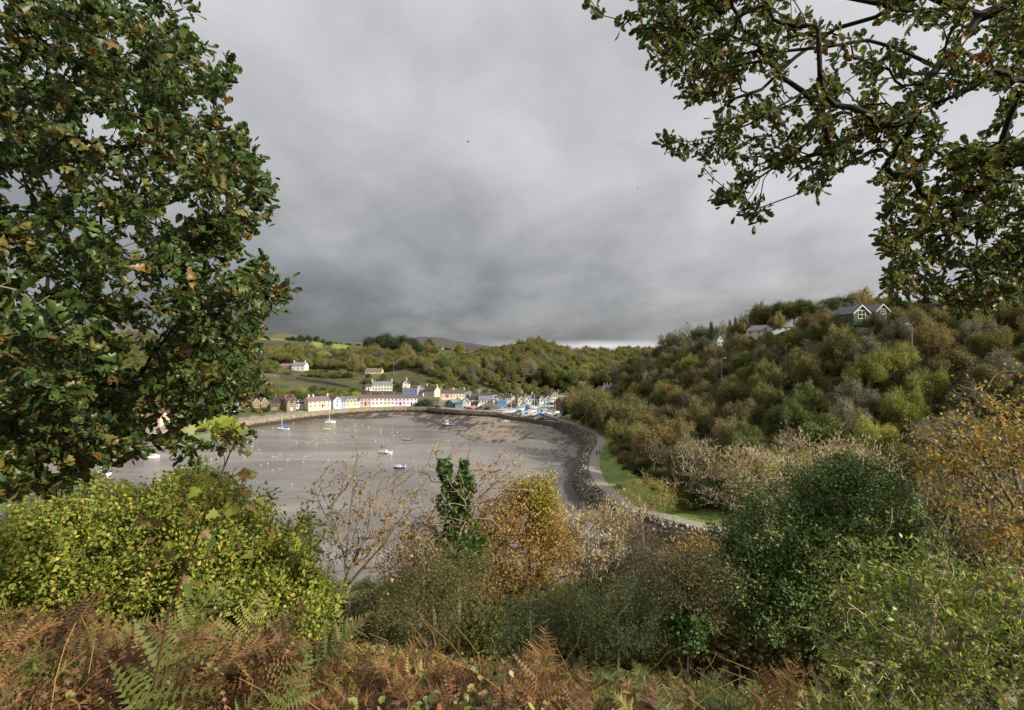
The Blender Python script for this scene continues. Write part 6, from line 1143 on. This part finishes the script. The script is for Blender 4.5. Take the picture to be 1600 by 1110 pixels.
# ---- slope between the bracken and the shore
sl = []; r2 = np.random.default_rng(15)
lim_x = [-200, 0, 450, 480, 640, 700, 860, 900, 1000, 1060, 1150, 1200, 1300, 1400, 1700]; lim_y = [800, 800, 850, 905, 905, 880, 870, 905, 900, 868, 868, 760, 735, 700, 660]
LIMT = []
for k in range(9000):
    y = r2.uniform(17, 96); x = r2.uniform(-1.1, 1.15)*y; px = x/y*F+800
    if r2.uniform() > (y/96)**.5: continue
    if not (-150 < px < 1680): continue
    z = hz(x, y) if k < 0 else None; sl.append((x, y, px))
sl = np.array(sl); zz_ = H(sl[:, :2]); ok = ~in_poly(sl[:, :2], BAY) & (zz_ > 1.2) & (seg_dist(sl[:, :2], [tuple(p) for p in TOE]) > 1.5) & (seg_dist(sl[:, :2], PATH) > 6); ok &= ~in_poly(sl[:, :2], strip); sl, zz_ = sl[ok], zz_[ok]
acc = []
for (x, y, px), z in zip(sl, zz_):
    lim = np.interp(px, lim_x, lim_y)+r2.uniform(0, 25); h = CH-(lim-HZ)/F*y-z
    if h < 1.3: continue
    s_ = 2.4+.035*y
    if px > 1180 and y > 25: s_ *= 1.25
    if any((x-a[0])**2+(y-a[1])**2 < s_*s_ for a in acc): continue
    h = min(h, r2.uniform(5, 9.5) if px > 1150 else r2.uniform(2.5, 6)); acc.append((x, y)); 
    if h < 3.2: tree(x, y, 'bush', str(r2.choice(['green', 'dark', 'brown', 'olive', 'russet'])), h/3.6, r2, 'bushes on the slope below the viewpoint', z)
    else:
        k, l = [('round', 'brown'), ('spray', 'brown'), ('round', 'olive'), ('spray', 'russet'), ('round', 'dark'), ('round', 'green'), ('spray', 'grey'), ('bare', 'grey')][int(r2.integers(8))]
        tree(x, y, k, l, h/9.0, r2, 'trees on the slope below the viewpoint', z)
# ============================================================ BRACKEN
_px, _pf = [], []
for _i in range(9):
    _x = _i/9; _px += [(_x, 0, -.12*_x*_x), (_x+.05, .19*(1-_x)**.8*min(1, .6+_x*3), -.12*_x*_x-.02), (_x+.05, -.19*(1-_x)**.8*min(1, .6+_x*3), -.12*_x*_x-.02), (_x+.075, .04*(1-_x), -.12*_x*_x), (_x+.075, -.04*(1-_x), -.12*_x*_x)]
_px.append((1, 0, -.14))
for _i in range(9):
    _a = _i*5; _nx = _a+5 if _i < 8 else 45; _pf += [(_a, _nx, _a+3, _a+1), (_a, _a+2, _a+4, _nx)]
PINNA = T_(_px, [_pf])
def frond(rg, L=.8, npair=20, droop=.5, curl=0):
    vs = []; fs = []; P0 = []; D0 = []; N0 = []; S0 = []; n = 26
    t = np.linspace(0, 1, n); sp = np.c_[t*L*.92, np.zeros(n)+rg.normal()*.03*t*t, L*(.75*t-droop*t*t)]  # stem arcs forward
    tv, tq, _ = tubes(sp, np.arange(-1, n-1), .004, 2.0, .0045)
    for i in range(npair):
        u = .22+.76*i/npair; p = np.array([np.interp(u, t, sp[:, k]) for k in range(3)]); tang = np.array([np.interp(min(1, u+.03), t, sp[:, k])-np.interp(u-.03, t, sp[:, k]) for k in range(3)]); tang /= np.linalg.norm(tang)
        pl = L*.42*(1-((u-.22)/.8))**.8*min(1, .65+(u-.22)*3)
        for s in (-1, 1):
            side = np.array([0, s, 0.])*.9+tang*.4+np.array([0, 0, rg.normal()*.16-curl])+rg.normal(size=3)*.06; side /= np.linalg.norm(side)
            if rg.uniform() < .06: continue
            P0.append(p); D0.append(side); N0.append(np.array([0, 0, 1])+tang*.2+rg.normal(size=3)*.35); S0.append(pl)
    lv = leaves(np.array(P0), np.array(D0), np.array(N0), np.array(S0)*rg.uniform(.85, 1.2, len(S0)), PINNA, rg, .25+curl)
    return merge([(tv, [tq]), lv])
def frondmat(name, cols):
    m, nt, b, out = nodes(name); oi = nt.nodes.new('ShaderNodeObjectInfo'); r = ramp(nt, [srgb(c) for c in cols]); nt.links.new(oi.outputs['Random'], r.inputs[0]); g = nt.nodes.new('ShaderNodeNewGeometry'); mr = nt.nodes.new('ShaderNodeMapRange'); mr.inputs['To Min'].default_value = .7; mr.inputs['To Max'].default_value = 1.3; nt.links.new(g.outputs['Random Per Island'], mr.inputs['Value'])
    hs = nt.nodes.new('ShaderNodeHueSaturation'); hs.inputs['Saturation'].default_value = .9; nt.links.new(r.outputs[0], hs.inputs['Color']); nt.links.new(mr.outputs[0], hs.inputs['Value']); nt.links.new(hs.outputs[0], b.inputs['Base Color']); b.inputs['Roughness'].default_value = .6
    t = nt.nodes.new('ShaderNodeBsdfTranslucent'); nt.links.new(hs.outputs[0], t.inputs['Color']); mx = nt.nodes.new('ShaderNodeMixShader'); mx.inputs[0].default_value = .35; nt.links.new(b.outputs[0], mx.inputs[1]); nt.links.new(t.outputs[0], mx.inputs[2]); nt.links.new(mx.outputs[0], out.inputs['Surface']); return m
fm = frondmat('bracken_rust', ['#46301a', '#85592a', '#a0763a', '#5e3d1c', '#b28f4c', '#8c5e28', '#6a4522', '#94903e', '#4c5f23', '#875626']); fm2 = frondmat('bracken_green', ['#4d6320', '#7f8434', '#3a5018', '#9c9844', '#667528', '#8c6426'])
r3 = np.random.default_rng(9); FR = []
spec = [(P(835,1060,4.2),'large golden brown bracken frond standing up in the lower middle',1.0,.35,0,fm,1.3,.8), (P(1190,1085,4.6),'tall green bracken frond rising at lower right of centre',1.1,.3,0,fm2,.3,.85), (P(200,1040,3.2),'brown withered bracken frond at lower left',.9,.6,.3,fm,.2,.6), (P(90,960,3.0),'drooping rust coloured bracken frond near the left edge',.8,.7,.3,fm,3.6,.6),
 (P(640,1090,4),'curled tan bracken frond left of the golden one',.7,.6,.4,fm,2.2,.6), (P(480,1075,4.2),'dark brown bracken frond below the leafy mound',.8,.5,.2,fm,1.0,.65), (P(1000,1085,4.4),'pale yellow bracken frond in the bottom middle',.8,.5,.1,fm2,2.6,.6), (P(350,1060,3.4),'green bracken frond low in the left foreground',.8,.45,0,fm2,.7,.6)]
for (p, lab, L, dr, cu, m_, rz, s_) in spec:
    fv, ff = frond(r3, L, 20, dr, cu); p = np.array(p); gz = hz(p[0], p[1]); o = link('bracken_frond', np_mesh('bracken_frond', fv, ff), None, (p[0], p[1], gz+.02), rz, m_); o.rotation_euler = (0, -.65, rz); o.scale = (s_,)*3; tag(o, lab, 'fern', 'bracken fronds in the foreground'); FR.append(o)
cnt = 4600; q = np.c_[r3.uniform(-12, 12, cnt*2), r3.uniform(.9, 11, cnt*2)]; q = q[(np.abs(q[:, 0]) < q[:, 1]*1.25+.8) & (np.hypot(q[:, 0], q[:, 1]) > 1.35)]
q = q[r3.uniform(size=len(q)) < np.clip(1.25-q[:, 1]/16, .35, 1)][:cnt]; qz = H(q)
lowered = np.where(q[:, 1] < 2.4, .6, 1.0)*np.where((q[:, 1] > 6), .8, 1)
rot = np.c_[r3.normal(size=len(q))*.55, r3.uniform(-.8, .6, len(q)), r3.uniform(0, 6.28, len(q))]
isg = (fbm(q/1.8, 3, 4)+.22*(q[:, 0] > 1.2)-.22*(q[:, 0] < -1)) > .09
for nm, mk, src, lb in (('bracken', ~isg, [f for f in FR if f.data.materials[0] == fm], 'rust brown dying bracken covering the near slope'), ('bracken', isg, [f for f in FR if f.data.materials[0] == fm2], 'yellow-green bracken covering the near slope at right')):
    scatter(nm, np.c_[q[mk], qz[mk]-.03], rot[mk], (r3.uniform(.32, .72, mk.sum())*lowered[mk]*(1+.7*(1-sm(-2.6, -1.0, q[mk, 0]))*(1-sm(4.5, 7, q[mk, 1])))), src, lb, 'bracken')
# bramble leaves among the bracken
nb = 34000; q = np.c_[r3.uniform(-11, 11, nb), r3.uniform(1.2, 10.5, nb)]; q = q[(np.abs(q[:, 0]) < q[:, 1]*1.2+.5) & (fbm(q/.9, 3, 12) > .0)]; n = len(q); z = H(q)+r3.uniform(.02, .34, n)
lv = leaves(np.c_[q, z], r3.normal(size=(n, 3)), r3.normal(size=(n, 3))*.4+np.array([0, -.2, 1]), r3.uniform(.035, .1, n), OVATE, r3, .2); o = link('bramble', np_mesh('bramble', lv[0], lv[1]), mat=leafmat('bramble_leaf', ['#35451f', '#4d5c28', '#6a7436', '#8a8440', '#7a4a2a', '#a39a50'], .3, .45, .4, 0)); tag(o, 'small green bramble leaves scattered through the bracken', 'bramble', None, 'stuff')
# dead stalks and grass stems
st = []
for k in range(240):
    x, y = r3.uniform(-7, 6), r3.uniform(1.8, 7)
    if abs(x) > y*1.1: continue
    b = np.array([x, y, hz(x, y)]); hgt = r3.uniform(.4, 1.0); d = np.array([r3.normal()*.5, r3.normal()*.3, 1.0]); pts_ = np.array([b+d*hgt*u+np.array([r3.normal()*.1*u*u, 0, -.2*u*u*hgt]) for u in np.linspace(0, 1, 6)]); v, qd, _ = tubes(pts_, np.arange(-1, 5), .0028, 2.2); st.append((v, [qd]))
v, f = merge(st); tag(link('dead_stems', np_mesh('dead_stems', v, f), mat=FM('#9a7a48', .7)), 'thin straw coloured dead stems among the bracken', 'stems', None, 'stuff')
# tall sapling at left with sycamore leaves
SB = P(215,1060,3.3); SB[2] = hz(SB[0], 3.3)-.05
lm_syc = leafmat('sycamore_leaf', ['#3f5024', '#56642a', '#6a4a2a', '#7d8a2e', '#5a3a22', '#8f7a34', '#4a5a2a'], .4, .45, .4, 0)
fg('sycamore_sapling', 'thin reddish sycamore sapling with ragged leaves leaning up at left', 'sapling', [[SB, P(262,960,3.2), P(300,860,3.15), P(335,770,3.1), P(366,690,3.1)]], np.array([P(x, y, 3.1+r3.normal()*.1) for x, y in [(350,675),(335,680),(372,676),(360,668),(322,675),(385,700),(345,705),(318,750),(300,745),(372,740),(385,750),(280,800),(250,790),(330,810),(240,830),(262,850),(360,790),(400,790),(225,870),(340,870),(385,860),(300,900),(420,835),(210,820),(290,770)]]),
   dict(mat=lm_syc, per=3, size=.072, tpl=MAPLE, spread=.03, along=.05, droop=-.3, flatn=.4, curl=.4), flat('bark_red', '#5b3c2c', .8), .07, .0025, 2.4, .3, .1, .1, 44)
fg('sycamore_sapling', 'yellow-green leaf rosette topping the thin sapling, in front of the quay', 'sapling', [[P(366,692,3.12), P(362,682,3.12), P(352,672,3.12)]], np.array([P(x, y, 3.12) for x, y in [(330,672),(345,662),(362,664),(375,672),(350,680),(318,668),(340,676)]]), dict(mat=leafmat('yellow_leaf', ['#8a9a2a', '#a3a832', '#6f8428'], .4, .45, .3, 0), per=3, size=.085, tpl=MAPLE, spread=.02, along=.03, droop=0, flatn=.6), bark, .05, .0018, seed=46)
# ---- little fence
fe = empty('wooden_fence', P(1116,1048,9)); fz = hz(fe.location[0], 9); fe.location.z = fz; tag(fe, 'short dark weathered fence at the end of the bracken, below the hawthorn', 'fence')
for k in range(5): link('post', MB().box(-.04, .04, -.04, .04, -.3, .55+.06*math.sin(k*2.3)).mesh('post', FM('#2f2924', .9)), fe, (-.5+k*.24, .03*k, 0), k)
link('rail', MB().tube([(-.6, .05, .42), (0, .08, .45), (.55, .14, .4)], .022, 6).mesh('rail', FM('#2f2924', .9)), fe)
# ============================================================ LABELS FOR THE MANY TREES
MARKS = [('the green gabled house',1362,490,170),('the white hilltop house',1178,517,248),('the hilltop bungalow',1224,512,237),('the skyline house',1126,533,300),('the leftmost street lamp',974,615,290),('the second street lamp',1127,580,200),('the third street lamp',1228,560,188),('the rightmost lamp post',1425,540,140),
 ('the old stone warehouse',894,635,303),('the path bend',935,690,206),('the bench',966,760,132),('the walkers on the path',934,708,178),('the pale gold shore tree',1016,768,106),('the white farmhouse',466,572,439),('the brown roofed bungalow',583,580,425),('the long white terrace house',597,603,372),('the bright blue building',639,613,356),('the stone villa',396,632,300),('the cream quay house',500,629,312),
 ('the yellow cottages',549,627,325),('the pink house',699,616,358),('the tall cream house',868,620,350),('the brown brick house',1461,477,190),('the dark evergreen tree',1270,860,15),('the orange leaved tree',1550,760,13),('the pale bare tree',1235,760,26),('the hawthorn',1075,930,12),('the buff sallow',935,860,17),('the thorn bush',670,930,13),('the golden brown tree',810,850,15),('the leafy mound',300,880,10),('the parked red car',735,639,318),('the crest pines',620,545,600)]
ORD = ['leftmost', 'second from left', 'third from left', 'fourth from left', 'fifth from left', 'sixth from left', 'seventh from left', 'eighth from left', 'ninth from left', 'tenth from left', 'eleventh from left', 'twelfth from left']
groups = {}
for r, kw, px, py, D, g in TREES:
    best = min(MARKS, key=lambda m: math.hypot(px-m[1], (py-m[2])*1.3)+abs(math.log(D/m[3]))*60); dx, dy = px-best[1], py-best[2]
    far = math.hypot(dx, dy) > 90
    if D > best[3]*1.15 and abs(dx) < 45: rel = 'behind'
    elif abs(dx) > abs(dy)*1.1: rel = ('left of' if dx < 0 else 'right of')
    else: rel = ('above' if dy < 0 else 'below')
    if far and rel in ('left of', 'right of'): rel = 'far '+rel
    size = 'big ' if r.scale[0]*9.3 > 10.5 and 'bush' not in kw else ''
    groups.setdefault((size+kw, rel, best[0]), []).append((px, r))
for (kw, rel, mk), L in groups.items():
    L.sort(key=lambda t: t[0])
    for i, (px, r) in enumerate(L):
        if len(L) == 1: r['label'] = f'{kw} {rel} {mk}'
        elif len(L) == 2: r['label'] = f"{kw} {rel} {mk}, the {'left' if i == 0 else 'right'} of the two"
        else: r['label'] = f"{kw} {rel} {mk}, {ORD[min(i, 11)]} of {len(L)}" if i < len(L)-1 else f"{kw} {rel} {mk}, rightmost of {len(L)}"
print('TREES', len(TREES), 'ACC', len(acc))
